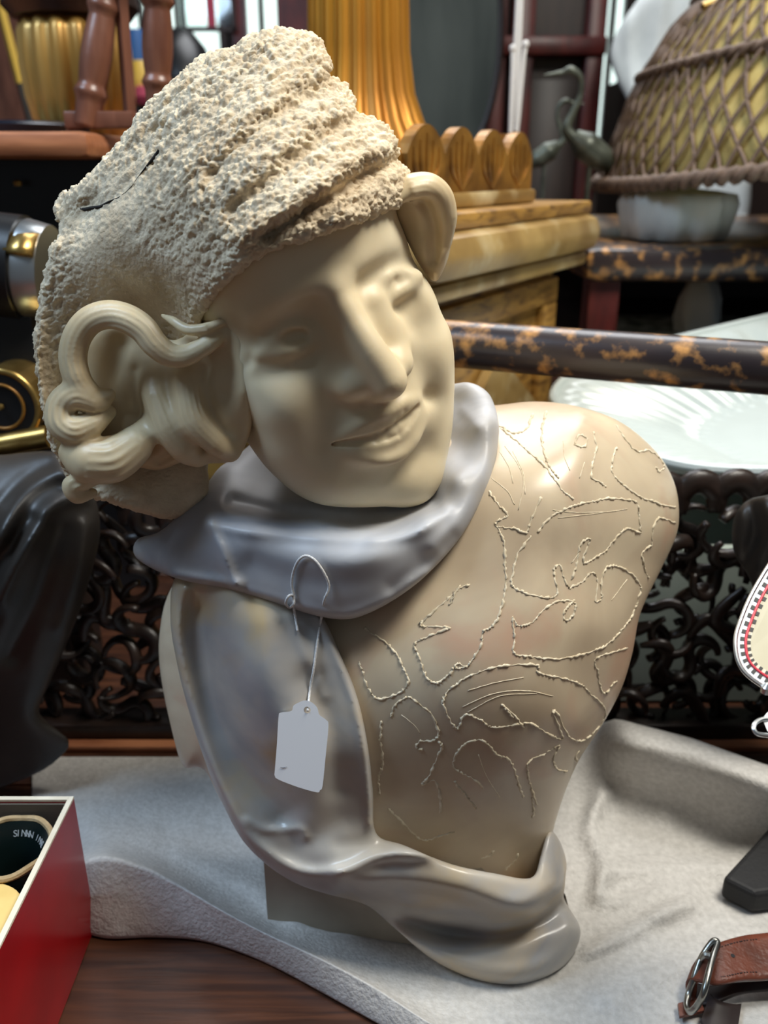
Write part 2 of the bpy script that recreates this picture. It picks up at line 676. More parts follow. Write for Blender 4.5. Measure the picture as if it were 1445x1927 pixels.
# skull, face block, jaw: full forms, trimmed to the contour of the face further down
H.ell((0, 20, -62), (70, 78, 76), 1)
H.ell((0, -40, -44), (62, 76, 57), 14)
H.ell((0, -72, -20), (46, 48, 37), 16)
H.tube(hps((480, 770, -44), (540, 850, -30), (610, 890, -14), (700, 912, -4), (780, 890, -3), (806, 820, -10), (812, 730, -16)), [15, 15, 14, 14, 15, 17, 18], 18, n=28)
H.ell(hp(782, 905, 2), (17, 14, 14), 12)
H.ell(hp(806, 660, -16), (22, 22, 22), 16)
H.ell(hp(548, 745, -8), (23, 20, 21), 20)
H.ell(hp(585, 826, -9), (25, 22, 20), 22)
H.ell(hp(640, 880, -6), (24, 18, 18), 20)
for sx in (-1, 1):
    H.ell((sx * 50, -20, -26), (15, 16, 22), 16)
H.ell((0, 34, -32), (54, 34, 44), 12)
FACE_OUT = [(740, 372), (600, 300), (400, 400), (335, 600), (350, 760), (395, 842), (441, 862), (480, 905), (517, 934), (560, 952), (603, 964), (660, 968),
            (720, 971), (769, 973), (800, 963), (823, 941), (840, 900), (851, 848), (857, 780), (857, 700), (853, 650), (846, 600), (833, 562),
            (815, 530), (798, 505), (787, 480), (780, 459), (768, 433), (754, 406)]
def trim(field, outline, k):
    """shave the clay back to an outline"""
    X, Y, Z = field.ax[0][:, None, None], field.ax[1][None, :, None], field.ax[2][None, None, :]
    C = [(HR[i, 0] * X + HR[i, 1] * Y + HR[i, 2] * Z) * 1e-3 * HS + HT[i] for i in range(3)]
    U, V_ = CX + FPX * C[0] / -C[2], CY - FPX * C[1] / -C[2]
    near = np.abs(field.A) < 14
    sd = poly_sd(U[near], V_[near], catmull(outline, 140, True)) / 3.55
    field.A[near] = smax(field.A[near], sd, k)
trim(H, FACE_OUT, 9)
# eye sockets, deepest under the inner brow
for c in (hp(566, 630, 14), hp(730, 540, 14)):
    H.brush([c + np.array((-11, 0, 0)), c + np.array((10, 0, 0))], -6.2, 10.5)
H.brush(hps((602, 588, 14), (598, 612, 12)), -2.6, 8)
# brow ridges
H.brush(hps((618, 540, 16), (576, 556, 16), (525, 578, 11), (476, 606, 0)), 3.6, 6.5, n=16)
H.brush(hps((666, 520, 16), (705, 498, 16), (742, 480, 12), (776, 463, 3)), 3.6, 6, n=16)
# nose
H.tube(hps((636, 552, 14), (662, 602, 20), (696, 660, 27), (731, 716, 31)), [6.6, 7.4, 9.2, 10.4], 10, n=20)
H.tube(hps((642, 590, 5), (664, 690, 8)), [9, 13], 14)
H.tube(hps((700, 570, 6), (735, 655, 8)), [8, 11], 12)
H.ell(hp(664, 720, 17), (11.5, 9, 12), 8)
H.ell(hp(746, 684, 16), (9.5, 8.5, 11), 7)
H.tube(hps((722, 734, 25), (704, 752, 11)), [5.5, 6], 7)
# eyeballs and lids
for inn, mid_u, mid_l, out, ze in (((606, 634), (546, 613), (552, 660), (485, 666), -7.0), ((688, 566), (732, 520), (740, 558), (784, 520), -9.0)):
    c = hp(*((np.array(inn) + np.array(out)) / 2), ze)
    H.ell(c, (15.5, 11.5, 13.5), 7)
    I, O = hp(*inn, 3), hp(*out, -6)
    U, D = hp(*mid_u, ze + 11.4), hp(*mid_l, ze + 11.6)
    H.tube([I, U, O], [0.8, 1.9, 0.8], 7, n=14)
    H.tube([I, D, O], [1.0, 1.9, 1.0], 6, n=14)
# iris hollows
H.brush(hps((546, 638, 4.5), (566, 630, 4.5)), -3.6, 2.3)
H.brush(hps((750, 527, 3), (764, 520, 2.0)), -2.4, 2.8)
# creases: under the eyes, smile folds
H.brush(hps((470, 690, -8), (478, 706, -6), (530, 696, 4), (596, 668, 6)), -1.5, 4.5, n=16)
H.brush(hps((690, 584, 7), (724, 592, 6), (770, 564, 0)), -2.0, 4, n=12)
H.brush(hps((458, 706, -14), (482, 655, -4), (518, 626, 3), (552, 610, 7)), -0.8, 2.2, n=16)
H.brush(hps((640, 712, 12), (622, 764, 12), (604, 815, 8)), -1.8, 7, n=12)
H.brush(hps((774, 672, 12), (802, 704, 10), (812, 745, 4)), -1.3, 6, n=12)
# mouth: muzzle, parted lips over the teeth
H.ell(hp(704, 802, 2), (28, 20, 18), 14)
H.tube(hps((616, 834, 10), (653, 813, 16), (700, 787, 20.5), (732, 773, 21), (762, 756, 17), (788, 748, 9)), [1.0, 2.2, 2.6, 2.6, 2.2, 1.0], 5, n=26)
H.tube(hps((622, 840, 10), (664, 855, 15.5), (714, 866, 19.3), (752, 856, 20), (780, 823, 17), (792, 782, 11)), [1.0, 2.6, 4.2, 4.6, 4.0, 1.6], 5, n=30)
H.tube(hps((618, 835, 12.5), (640, 834, 16.5), (692, 829, 21.4), (739, 817, 23.8), (768, 792, 20.6), (786, 766, 15.5)), [0.8, 1.5, 3.0, 5.2, 4.4, 1.6], 1.4, 'sub', n=28)
H.tube(hps((668, 830, 9.5), (705, 819, 13.6), (742, 806, 14.4), (772, 782, 10.2)), [3.2, 5.4, 6.0, 4.8], 0.8, n=20)
for (x0, y0, x1, y1) in ((702, 804, 709, 838), (722, 796, 731, 832), (743, 785, 752, 822), (761, 772, 770, 802)):
    H.brush(hps((x0, y0, 20), (x1, y1, 20)), -0.7, 0.8)
H.brush(hp(611, 836, 6), -2.0, 4.5)
H.brush(hp(797, 748, 6), -3.2, 4.5)
H.brush(hps((664, 886, 14), (736, 884, 18), (794, 836, 12)), -1.6, 6, n=12)
H.brush(hps((714, 762, 22), (708, 784, 24)), -1.3, 2.5)
# neck
H.tube([(-6, -80, -72), (-2, -150, -88)], [40, 42], 8)
V, Q = H.mesh(3)
head = solid('head', head2world(V), Q, M['face'], bust)
def surf(px, py, tree, lift=0.0, default=None):
    """point on a built surface under a pixel"""
    o = Vector((0, 0, HC))
    d = (at(px, py, 1.0) - o).normalized()
    hit = tree.ray_cast(o, d)
    if hit[0] is None: return default
    return hit[0] - d * lift


def bvh(*objs):
    V, F = [], []
    for o in objs:
        b = len(V)
        off = parent_loc(o.parent)
        V += [tuple(v.co + off) for v in o.data.vertices]
        F += [[i + b for i in p.vertices] for p in o.data.polygons]
    return BVHTree.FromPolygons(V, F)



# --- rough stone cap, chipped all over
hat_out = [(102, 395), (118, 362), (150, 345), (170, 325), (190, 300), (215, 275), (240, 245), (262, 210), (300, 172), (345, 128),
           (380, 104), (430, 88), (480, 62), (540, 50), (580, 56), (602, 66), (612, 90), (627, 120), (622, 140), (640, 152),
           (662, 172), (680, 208), (700, 218), (728, 235), (748, 262), (752, 285), (747, 300), (760, 312), (772, 335), (775, 365),
           (765, 385), (720, 400), (660, 424), (590, 448), (530, 468), (470, 498), (430, 535), (400, 575), (382, 612), (420, 700),
           (405, 800), (392, 870), (392, 925), (365, 960), (320, 978), (260, 965), (190, 940), (150, 930), (120, 890), (95, 840),
           (80, 780), (66, 700), (62, 640), (70, 580), (78, 530), (92, 470), (112, 430)]
hat_ctrl = [(560, 60, .437), (440, 95, .44), (620, 110, .437), (480, 200, .418), (560, 250, .412), (680, 220, .43), (745, 270, .44),
            (600, 360, .405), (700, 350, .42), (768, 360, .445), (640, 425, .404), (520, 460, .412), (440, 520, .43), (380, 600, .455),
            (300, 200, .45), (350, 300, .425), (220, 290, .46), (150, 360, .475), (120, 385, .49), (200, 450, .455), (300, 430, .437),
            (110, 450, .475), (80, 560, .485), (250, 560, .47), (330, 580, .465), (66, 660, .49), (100, 700, .496), (180, 700, .508),
            (300, 720, .508), (90, 830, .493), (160, 860, .512), (150, 925, .497), (250, 930, .502), (330, 960, .507), (385, 900, .507),
            (380, 760, .508)]
hat_strokes = [
    ([(756, 300), (690, 328), (620, 370), (560, 410), (505, 446)], -10.0, 9),
    ([(745, 265), (670, 300), (600, 345), (520, 400), (450, 450)], 4.5, 14),
    ([(640, 152), (570, 185), (480, 250), (400, 330)], -5.5, 14),
    ([(690, 215), (620, 250), (540, 310), (440, 390)], -5.0, 12),
    ([(300, 175), (225, 275), (160, 350), (110, 440), (80, 540), (66, 660), (80, 780), (110, 860)], 4.0, 9),
    ([(312, 250), (262, 320), (215, 372), (150, 395)], -2.5, 13),
    ([(130, 400), (112, 440)], -6.0, 9),
]
head_tree = None
def depth_of(p):
    return (Vector(p) - cam.location).dot(Vector((0, CP, -SP)))
def clear_head(ctrl, m):
    global head_tree
    head_tree = head_tree or bvh(head)
    out = []
    for x, y, d in ctrl:
        h = surf(x, y, head_tree)
        out.append((x, y, min(d, depth_of(h) - m) if h is not None else d))
    return out
hat_ctrl = clear_head(hat_ctrl + [(410, 545, .44), (470, 480, .42), (580, 435, .41), (700, 395, .42), (745, 375, .435), (610, 425, .41), (550, 452, .415), (500, 472, .42)], 0.012)
V, Q = carve(hat_out, hat_ctrl, hat_strokes, back=0.600, step=2.8, dz=0.9, rnd=10, taper=0.45, smooth=2)
Nv = normals(V, Q)
CPX = (V - np.array((0, 0, HC))) @ CAMR            # camera axes, metres
PXv, PYv = CX + FPX * CPX[:, 0] / -CPX[:, 2], CY - FPX * CPX[:, 1] / -CPX[:, 2]
def blob(px, py, sx, sy):
    return np.exp(-((PXv - px) / sx) ** 2 - ((PYv - py) / sy) ** 2)
calm = np.clip(1.2 * blob(280, 540, 130, 100) + 1.1 * blob(240, 780, 150, 130) + 1.1 * blob(330, 910, 110, 90) + 0.75 * blob(235, 370, 75, 70) + 0.5 * blob(170, 470, 60, 80), 0, 1)
amp = 0.88 - 0.78 * calm
q = CPX * 1000.0
ca, sa = math.cos(math.radians(28)), math.sin(math.radians(28))
u, v_ = q[:, 0] * ca + q[:, 1] * sa, -q[:, 0] * sa + q[:, 1] * ca
wp = 1.6 * (vnoise(q / 8.0) - 0.5)
qs = np.stack([u / 10.5 + wp, v_ / 5.4 + wp, q[:, 2] / 7.0], 1)
w1, w2 = worley(qs)
qf = np.stack([u / 4.4, v_ / 2.3, q[:, 2] / 3.0], 1)
f1, f2 = worley(qf + 40.0)
rows = np.abs(((v_ + 5.0 * vnoise(q / 18.0)) / 9.0) % 1.0 - 0.5) * 2.0
dsp = 3.0 * (np.minimum(w2 - w1, 0.45) - 0.25) + 1.0 * (0.5 - w1) + 1.2 * np.clip(np.minimum(f2 - f1, 0.4) - 0.2, -0.2, 0.2) * 2 + 0.7 * (vnoise(q / 1.4) - 0.5) + 2.2 * (vnoise(q / 14.0) - 0.5) + 0.9 * (rows - 0.5)
dsp = dsp - 1.4 * np.clip((vnoise(q / 2.8 + 90.0) - 0.70) / 0.1, 0, 1)
V = V + Nv * (amp * dsp * 1e-3)[:, None]
hat = solid('stone_cap', V, Q, M['hat'], bust)
hat['label'] = 'cap of rough chipped cream stone'


hat_tree = bvh(hat)
mb = MB()
ck = [(152, 393), (160, 394), (176, 391), (190, 389), (205, 380), (222, 372), (236, 362), (248, 350), (256, 338), (262, 330), (272, 318), (284, 304), (292, 294), (298, 284), (301, 272)]
pts = [surf(x, y, hat_tree, 0.0002) for x, y in ck]
mb.tube([p for p in pts if p], [0.0005, 0.0012, 0.0010, 0.0007, 0.00014, 0.00012, 0.00012, 0.00014, 0.0005, 0.0010, 0.0008, 0.0002], 6)
mb.build('crack', M['crack'], hat)

# --- hair: the mass over the ear and the locks that curl over it
hair_out = [(395, 600), (330, 640), (270, 615), (200, 600), (145, 640), (125, 700), (112, 770), (128, 830), (135, 880), (190, 896),
            (250, 880), (300, 885), (350, 868), (400, 872), (445, 862), (474, 800), (470, 700), (452, 615)]
hair_ctrl = [(390, 630, .457), (330, 665, .468), (250, 640, .476), (170, 650, .478), (130, 720, .487), (120, 790, .49), (200, 760, .481),
             (260, 700, .477), (300, 780, .478), (350, 740, .466), (400, 720, .460), (425, 790, .465), (430, 850, .476), (370, 860, .482),
             (300, 870, .49), (200, 880, .496), (140, 870, .496)]
hx_ = []
for y in (640, 690, 740):
    h = surf(468, y, head_tree)
    if h is not None: hx_ += [(452, y, depth_of(h) + 0.001), (428, y, depth_of(h) + 0.006)]
hair_ctrl = hair_ctrl + hx_ + [(455, 790, .4655), (450, 830, .472)]
hair_strokes = [([(260, 700), (262, 780), (280, 840)], -4, 12), ([(385, 700), (395, 760), (420, 815)], -2.5, 10),
                ([(230, 650), (215, 720), (230, 780)], -4, 16), ([(372, 856), (388, 838)], -4, 6), ([(300, 870), (330, 850)], -4, 8)]
def lock(path, rad, k=4.0, ridges=(-.75, -.42, -.05, .35, .7), rr=0.7, kr=1.8):
    """a curled lock and the fine strands that ride on it"""
    P = np.array(path, float)
    R = np.interp(np.linspace(0, 1, len(P)), np.linspace(0, 1, len(rad)), rad)
    T = np.gradient(P[:, :2], axis=0)
    T /= np.linalg.norm(T, axis=1)[:, None]
    N = np.stack([-T[:, 1], T[:, 0]], 1)
    out = [(path, rad, k)]
    for i, o in enumerate(ridges):
        q = P.copy()
        q[:, :2] += N * (o * R / MMPX)[:, None]
        q[:, 2] -= R * math.sqrt(1 - o * o) * 1e-3 * 0.97
        out.append((q[1:-1].tolist(), [rr * 0.6, rr, rr, rr * 0.6], kr))
    return out
LK = []
LK += lock([(425, 622, .458), (395, 645, .453), (352, 668, .452), (320, 668, .452), (292, 648, .451), (268, 618, .451), (236, 598, .452), (202, 592, .455), (168, 604, .459),
            (145, 634, .463), (137, 674, .466), (146, 712, .467), (168, 740, .469), (192, 762, .475)], [3, 5.4, 6.4, 7.0, 7.8, 8.2, 8.2, 8.4, 8.6, 8.4, 8, 6.5, 3.5])
LK += lock([(430, 600, .452), (388, 618, .450), (352, 620, .452), (326, 604, .456), (306, 594, .462)], [2, 3.4, 3.2, 2.6, 1.2], 3, (-.4, .4))
LK += lock([(205, 744, .474), (178, 756, .470), (142, 744, .470), (118, 762, .474), (116, 792, .474), (140, 808, .472), (176, 796, .472), (206, 776, .477)], [4, 7, 9, 9.5, 9.5, 9, 7, 4])
LK += lock([(282, 796, .482), (252, 838, .476), (212, 864, .475), (168, 866, .476), (136, 852, .481)], [5, 11, 13.5, 13, 8], 5)
LK += lock([(192, 898, .488), (160, 906, .485), (136, 914, .485), (146, 932, .487), (174, 928, .490)], [3, 5, 6, 5, 3], 3, (-.4, .4))
LK += lock([(286, 690, .480), (292, 740, .476), (316, 800, .474), (346, 844, .478), (370, 862, .484)], [5, 8, 9, 8, 5], 7)
LK += lock([(362, 676, .466), (350, 724, .466), (366, 790, .465), (408, 836, .469), (432, 852, .476)], [4, 7, 8, 7, 5], 7)
V, Q = carve(hair_out, hair_ctrl, hair_strokes, back=0.545, step=2.7, dz=0.9, rnd=9, taper=0.2, smooth=1, tubes=LK)
hair = solid('hair', V, Q, M['hair'], bust)

hr_out = [(752, 338), (790, 330), (822, 345), (842, 372), (851, 415), (847, 470), (836, 505), (818, 530), (790, 500), (760, 440), (742, 390)]
hr_ctrl = [(755, 350, .449), (800, 340, .452), (842, 390, .462), (848, 450, .472), (825, 520, .484), (790, 400, .458), (800, 460, .472), (770, 420, .466)]
hr_strokes = [([(770, 350), (812, 362), (838, 400)], 3, 12), ([(800, 380), (820, 430), (815, 490)], -3, 9), ([(838, 420), (836, 470), (822, 515)], 2, 7)]
V, Q = carve(hr_out, hr_ctrl, hr_strokes, back=0.53, step=2.7, dz=0.9, rnd=9, taper=0.3, smooth=1,
             tubes=lock([(748, 372, .445), (775, 354, .448), (806, 350, .452), (830, 370, .458), (840, 410, .466), (837, 456, .474)], [4, 7, 7.5, 7, 6, 3], 6))
solid('hair', V, Q, M['hair'], bust)

# --- torso in its embroidered bodice
torso_out = [(880, 765), (935, 762), (1010, 755), (1090, 765), (1170, 795), (1235, 850), (1268, 905), (1278, 960), (1272, 1010),
             (1240, 1080), (1205, 1155), (1190, 1230), (1168, 1300), (1130, 1370), (1090, 1430), (1060, 1500), (1037, 1580), (1025, 1650),
             (1000, 1668), (850, 1668), (700, 1640), (560, 1600), (440, 1540), (385, 1450), (345, 1442), (322, 1370), (302, 1270), (300, 1190),
             (325, 1100), (420, 980), (600, 900), (800, 820)]
torso_ctrl = [(700, 1000, .535), (900, 900, .512), (860, 780, .56), (1010, 765, .562), (1090, 800, .535), (1120, 900, .515), (1020, 860, .515),
              (1265, 950, .565), (1230, 860, .562), (1230, 1060, .56), (1180, 1000, .528), (900, 1080, .492), (1050, 1050, .500), (850, 1300, .487),
              (1000, 1220, .489), (1120, 1180, .512), (1185, 1230, .55), (1090, 1360, .525), (1125, 1370, .548), (950, 1480, .519), (870, 1400, .499), (1040, 1500, .545),
              (760, 1150, .498), (700, 1300, .500), (740, 1500, .524), (900, 1620, .556), (1020, 1620, .570), (500, 1300, .525), (320, 1200, .575),
              (320, 1350, .575), (370, 1440, .57), (600, 1600, .54), (450, 1050, .55)]
torso_strokes = [([(1090, 768), (1170, 800), (1238, 856)], 2.0, 10)]
V, Q = carve(torso_out, torso_ctrl, torso_strokes, back=0.665, step=4, dz=1.3, rnd=16, taper=0.25, smooth=4)
torso = solid('torso', V, Q, M['torso'], bust)
torso['label'] = 'bodice of polished blush marble with chipped floral outlines'

# --- cowl folded round the neck
cowl_out = [(250, 1032), (262, 1012), (300, 1000), (345, 960), (385, 915), (412, 880), (445, 858), (520, 800), (640, 760), (760, 730),
            (850, 722), (880, 719), (905, 728), (925, 748), (938, 790), (938, 830), (930, 880), (905, 945), (860, 1020), (800, 1085), (740, 1130),
            (680, 1160), (640, 1166), (590, 1158), (540, 1142), (480, 1124), (420, 1107), (370, 1098), (330, 1088), (290, 1072), (258, 1052)]
cowl_ctrl = [(650, 1150, .483), (540, 1130, .486), (420, 1095, .495), (320, 1070, .507), (262, 1035, .52), (740, 1120, .481), (840, 1030, .485),
             (905, 930, .50), (928, 830, .52), (910, 745, .545), (880, 725, .555), (600, 1010, .478), (700, 1012, .476), (800, 975, .480),
             (860, 900, .495), (890, 800, .522), (480, 985, .487), (400, 960, .50), (330, 1005, .507), (440, 885, .535), (410, 900, .528),
             (560, 950, .515), (700, 960, .52), (800, 930, .52), (845, 830, .545), (860, 760, .56), (480, 930, .52), (620, 860, .55), (740, 820, .56)]
cowl_strokes = [
    ([(395, 985), (415, 1030), (432, 1075), (445, 1100)], 4.5, 7),
    ([(330, 1080), (380, 1088), (450, 1098)], 2.0, 6),
    ([(400, 985), (460, 998), (560, 1006), (680, 1012), (770, 1004), (840, 965)], 4.0, 9),
    ([(480, 1060), (560, 1085), (680, 1090), (780, 1050)], -3.5, 22),
    ([(330, 1088), (420, 1104), (540, 1138), (640, 1160), (720, 1136), (800, 1080)], 3.0, 9),
    ([(920, 800), (915, 870), (880, 950), (820, 1030)], 3.0, 10),
    ([(880, 800), (870, 860)], -5.0, 16),
    ([(870, 770), (900, 800)], 2.0, 7),
    ([(850, 1010), (800, 1060), (740, 1105)], -2.5, 11),
    ([(440, 945), (520, 965), (620, 978), (720, 980), (810, 945)], -8.0, 11),
]
V, Q = carve(cowl_out, cowl_ctrl, cowl_strokes, back=0.63, step=3.8, dz=1.2, rnd=9, taper=0.15, smooth=4)
cowl = solid('cowl', V, Q, M['collar'], bust)
cowl['label'] = 'folded cowl of polished grey marble'

# --- drape that falls from the cowl and sweeps round the foot
drape_out = [(335, 1080), (420, 1080), (540, 1110), (600, 1150), (640, 1230), (672, 1310), (692, 1400), (702, 1490), (708, 1568),
             (760, 1590), (850, 1626), (940, 1645), (985, 1653), (1006, 1646), (1016, 1612), (1028, 1570), (1040, 1564), (1056, 1588), (1066, 1622),
             (1064, 1658), (1062, 1690), (1076, 1716), (1092, 1746), (1086, 1782), (1052, 1828), (992, 1857), (920, 1852), (850, 1826),
             (800, 1796), (740, 1745), (690, 1704), (620, 1684), (560, 1664), (505, 1630), (455, 1580), (415, 1505), (388, 1440), (360, 1355),
             (335, 1260), (320, 1160)]
drape_ctrl = [(340, 1100, .515), (330, 1220, .522), (365, 1360, .527), (410, 1490, .53), (470, 1590, .532), (580, 1650, .531), (690, 1690, .534),
              (420, 1130, .498), (520, 1150, .494), (590, 1170, .497), (420, 1250, .506), (500, 1260, .494), (600, 1270, .492), (650, 1290, .497),
              (440, 1400, .515), (540, 1420, .505), (640, 1420, .498), (690, 1440, .508), (500, 1530, .520), (600, 1530, .516), (690, 1550, .520),
              (620, 1620, .521), (760, 1620, .518), (880, 1660, .522), (1000, 1690, .532), (1050, 1640, .552), (1040, 1575, .562), (1062, 1625, .563),
              (1060, 1740, .556), (900, 1800, .548), (980, 1845, .551), (800, 1780, .553), (1080, 1780, .563), (720, 1715, .545), (870, 1740, .548)]
drape_strokes = [
    ([(345, 1110), (336, 1190), (352, 1290), (382, 1400), (425, 1505), (476, 1585), (560, 1640), (640, 1640), (720, 1610), (800, 1606)], 6.5, 10),
    ([(372, 1150), (380, 1240), (405, 1330), (455, 1430), (530, 1530)], -11.0, 24),
    ([(500, 1180), (500, 1280), (540, 1380)], 6.0, 34),
    ([(600, 1160), (640, 1240), (672, 1330), (690, 1430), (700, 1550)], 6.0, 9),
    ([(590, 1280), (625, 1380), (640, 1480)], -7.0, 20),
    ([(545, 1160), (575, 1230), (610, 1310)], 1.8, 7),
    ([(465, 1545), (500, 1562), (560, 1560), (575, 1575)], 2.0, 6),
    ([(640, 1590), (690, 1585), (720, 1590)], -2.0, 12),
    ([(660, 1700), (760, 1728), (860, 1756), (950, 1756), (1015, 1732), (1052, 1704)], -17.0, 17),
    ([(640, 1655), (720, 1652), (810, 1660), (900, 1684), (985, 1704), (1044, 1674)], 6.0, 15),
    ([(760, 1770), (850, 1812), (950, 1832), (1030, 1812), (1080, 1752)], 6.0, 16),
    ([(640, 1540), (600, 1575), (560, 1585)], -4.0, 22),
]
V, Q = carve(drape_out, drape_ctrl, drape_strokes, back=0.64, step=3.8, dz=1.2, rnd=10, taper=0.15, smooth=4)
V[:, 2] = np.maximum(V[:, 2], 0.0035)
drape = solid('drape', V, Q, M['drape'], bust)
drape['label'] = 'swag of polished grey and cream marble drapery'

# --- block under the drape
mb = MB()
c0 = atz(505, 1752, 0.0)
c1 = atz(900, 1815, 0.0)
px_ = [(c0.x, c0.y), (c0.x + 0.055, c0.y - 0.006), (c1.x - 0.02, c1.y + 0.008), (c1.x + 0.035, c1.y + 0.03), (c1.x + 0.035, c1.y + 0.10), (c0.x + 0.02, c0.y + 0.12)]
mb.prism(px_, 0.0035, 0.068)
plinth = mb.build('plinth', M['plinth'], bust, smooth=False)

# ------------------------------------------------------------------ setting
M['wood'] = mat('dark_table_wood', (84, 50, 32), (52, 29, 19), scale=16, stretch=(0.6, 9, 9), rough=0.35, bump=0.12, bump_scale=40, distort=0.6, coat=0.2)
M['plaster'] = mat('brown_wall', (70, 58, 50), (54, 46, 42), scale=2, rough=0.9)
M['boards'] = mat('floor_boards', (92, 70, 52), (64, 48, 36), scale=6, stretch=(1, 8, 1), rough=0.6)
M['foam'] = mat('packing_foam', (208, 205, 200), (186, 183, 178), scale=240, rough=0.55, bump=0.5, bump_scale=420, sheen=0.2, lo=0.3, hi=0.7)
M['carved'] = mat('dark_carved_wood', (46, 33, 27), (24, 17, 14), scale=40, rough=0.38, bump=0.2, bump_scale=120)
M['bronze'] = mat('dark_bronze', (62, 56, 50), (38, 34, 31), scale=12, rough=0.42, bump=0.08, bump_scale=80)
M['black'] = mat('black_lacquer', (20, 20, 22), rough=0.35)
M['matte_black'] = mat('black_leather', (24, 24, 26), (16, 16, 17), scale=30, rough=0.65, bump=0.2, bump_scale=300)
M['white_paper'] = mat('white_card', (250, 251, 253), rough=0.6)
M['cord'] = mat('white_cotton', (236, 234, 230), (205, 204, 204), scale=900, rough=0.8)
M['ink'] = mat('pen_ink', (60, 60, 80), rough=0.7)
M['red_box'] = mat('red_paper', (168, 8, 18), (150, 6, 16), scale=20, rough=0.32, coat=0.25)
M['card_edge'] = mat('cream_card', (236, 228, 208), (222, 212, 190), scale=60, rough=0.8)
M['grey_card'] = mat('grey_card_lining', (104, 100, 90), rough=0.85)
M['record'] = mat('dark_green_shellac', (18, 34, 34), (12, 22, 22), scale=30, rough=0.3)
M['tan_card'] = mat('tan_card', (196, 172, 132), (160, 136, 98), scale=120, rough=0.85, bump=0.4, bump_scale=300)
M['yellow_card'] = mat('yellowed_card', (232, 204, 132), (220, 188, 112), scale=40, rough=0.8)
M['letter'] = mat('pale_lettering', (170, 178, 182), rough=0.6)
M['leather'] = mat('brown_leather', (112, 58, 40), (62, 34, 26), scale=40, rough=0.42, bump=0.35, bump_scale=260, lo=0.4, hi=0.75)
M['leather_edge'] = mat('worn_dark_leather', (48, 36, 34), (34, 25, 24), scale=40, rough=0.55)
M['steel'] = mat('tarnished_steel', (176, 176, 170), (130, 130, 124), scale=60, rough=0.3, metal=1.0)
M['chrome'] = mat('chrome', (215, 219, 220), rough=0.32, metal=1.0)
M['gold'] = mat('gilded_wood', (214, 152, 52), (160, 104, 30), scale=8, stretch=(1, 1, 0.3), rough=0.3, metal=0.55, rough2=0.45)
M['gold_pale'] = mat('pale_gilding', (206, 170, 100), (170, 128, 60), scale=8, stretch=(1, 1, 0.3), rough=0.32, metal=0.4)
M['old_gold'] = mat('worn_gilding', (170, 122, 52), (112, 76, 32), scale=26, rough=0.38, metal=0.45, bump=0.2)
M['chest'] = mat('ochre_painted_wood', (176, 134, 66), (140, 102, 48), scale=14, stretch=(1, 1, 5), rough=0.42, third=(96, 66, 34), third_scale=30, bump=0.1)
M['mould'] = mat('rubbed_ochre_moulding', (178, 148, 92), (128, 98, 52), scale=9, rough=0.35, third=(206, 190, 150), third_scale=14)
M['mahog'] = mat('red_mahogany', (92, 34, 30), (62, 22, 20), scale=10, stretch=(4, 4, 1), rough=0.35)
M['darkwood'] = mat('dark_brown_wood', (48, 32, 26), (34, 22, 18), scale=10, stretch=(4, 4, 1), rough=0.4)
M['midwood'] = mat('warm_brown_wood', (178, 118, 82), (142, 88, 60), scale=12, stretch=(1, 6, 6), rough=0.4)
M['spindle'] = mat('turned_brown_wood', (128, 84, 66), (100, 62, 48), scale=12, stretch=(5, 5, 1), rough=0.33)
M['lacquer'] = mat('worn_dark_lacquer', (40, 32, 34), (58, 46, 44), scale=14, rough=0.32, third=(190, 138, 78), third_scale=55, bump=0.1, spec=0.6)
M['porcelain'] = mat('white_porcelain', (196, 204, 200), (186, 194, 190), scale=6, rough=0.2)
M['pale'] = mat('pale_grey_green', (168, 178, 168), (142, 154, 145), scale=10, rough=0.7)
M['wicker'] = mat('brown_wicker', (122, 100, 84), (84, 66, 54), scale=60, rough=0.6)
M['lining'] = mat('straw_cloth_lining', (206, 186, 116), (180, 156, 90), scale=30, rough=0.8)
M['gauze'] = mat('white_gauze', (216, 220, 218), (196, 202, 200), scale=12, rough=0.75)
M['heron'] = mat('verdigris_bronze', (104, 110, 100), (70, 74, 66), scale=40, rough=0.4, metal=0.5)
M['glass_grey'] = mat('grey_mirror_glass', (92, 98, 94), (62, 68, 66), scale=3, rough=0.15, stretch=(3, 3, .6))
M['brass'] = mat('aged_brass', (196, 164, 98), (150, 120, 66), scale=30, rough=0.28, metal=0.9)
M['navy'] = mat('navy_enamel', (22, 30, 44), rough=0.25)
M['blue'] = mat('blue_tin', (30, 84, 140), rough=0.5)
M['yellow'] = mat('yellow_paint', (204, 166, 60), rough=0.5)
M['pink'] = mat('crimson_cloth', (170, 62, 84), rough=0.8)
M['red_line'] = mat('red_piping', (226, 70, 84), rough=0.4)
M['white_gloss'] = mat('white_celluloid', (238, 240, 240), rough=0.3)
M['dial'] = mat('cream_dial', (214, 206, 178), (200, 190, 160), scale=30, rough=0.6)
M['chequer'] = mat('chequered_cloth', (206, 220, 212), (96, 112, 104), scale=40, rough=0.8)
def glow(name, col, s):
    m = bpy.data.materials.new(name)
    m.use_nodes = True
    b = m.node_tree.nodes['Principled BSDF']
    b.inputs['Base Color'].default_value = lin(col)
    b.inputs['Emission Color'].default_value = lin(col)
    b.inputs['Emission Strength'].default_value = s
    return m
M['daylight'] = glow('daylit_pane', (226, 246, 240), 1.3)

def structure(name, mb, m, **k):
    return tag(mb.build(name, m, None, **k), kind='structure')

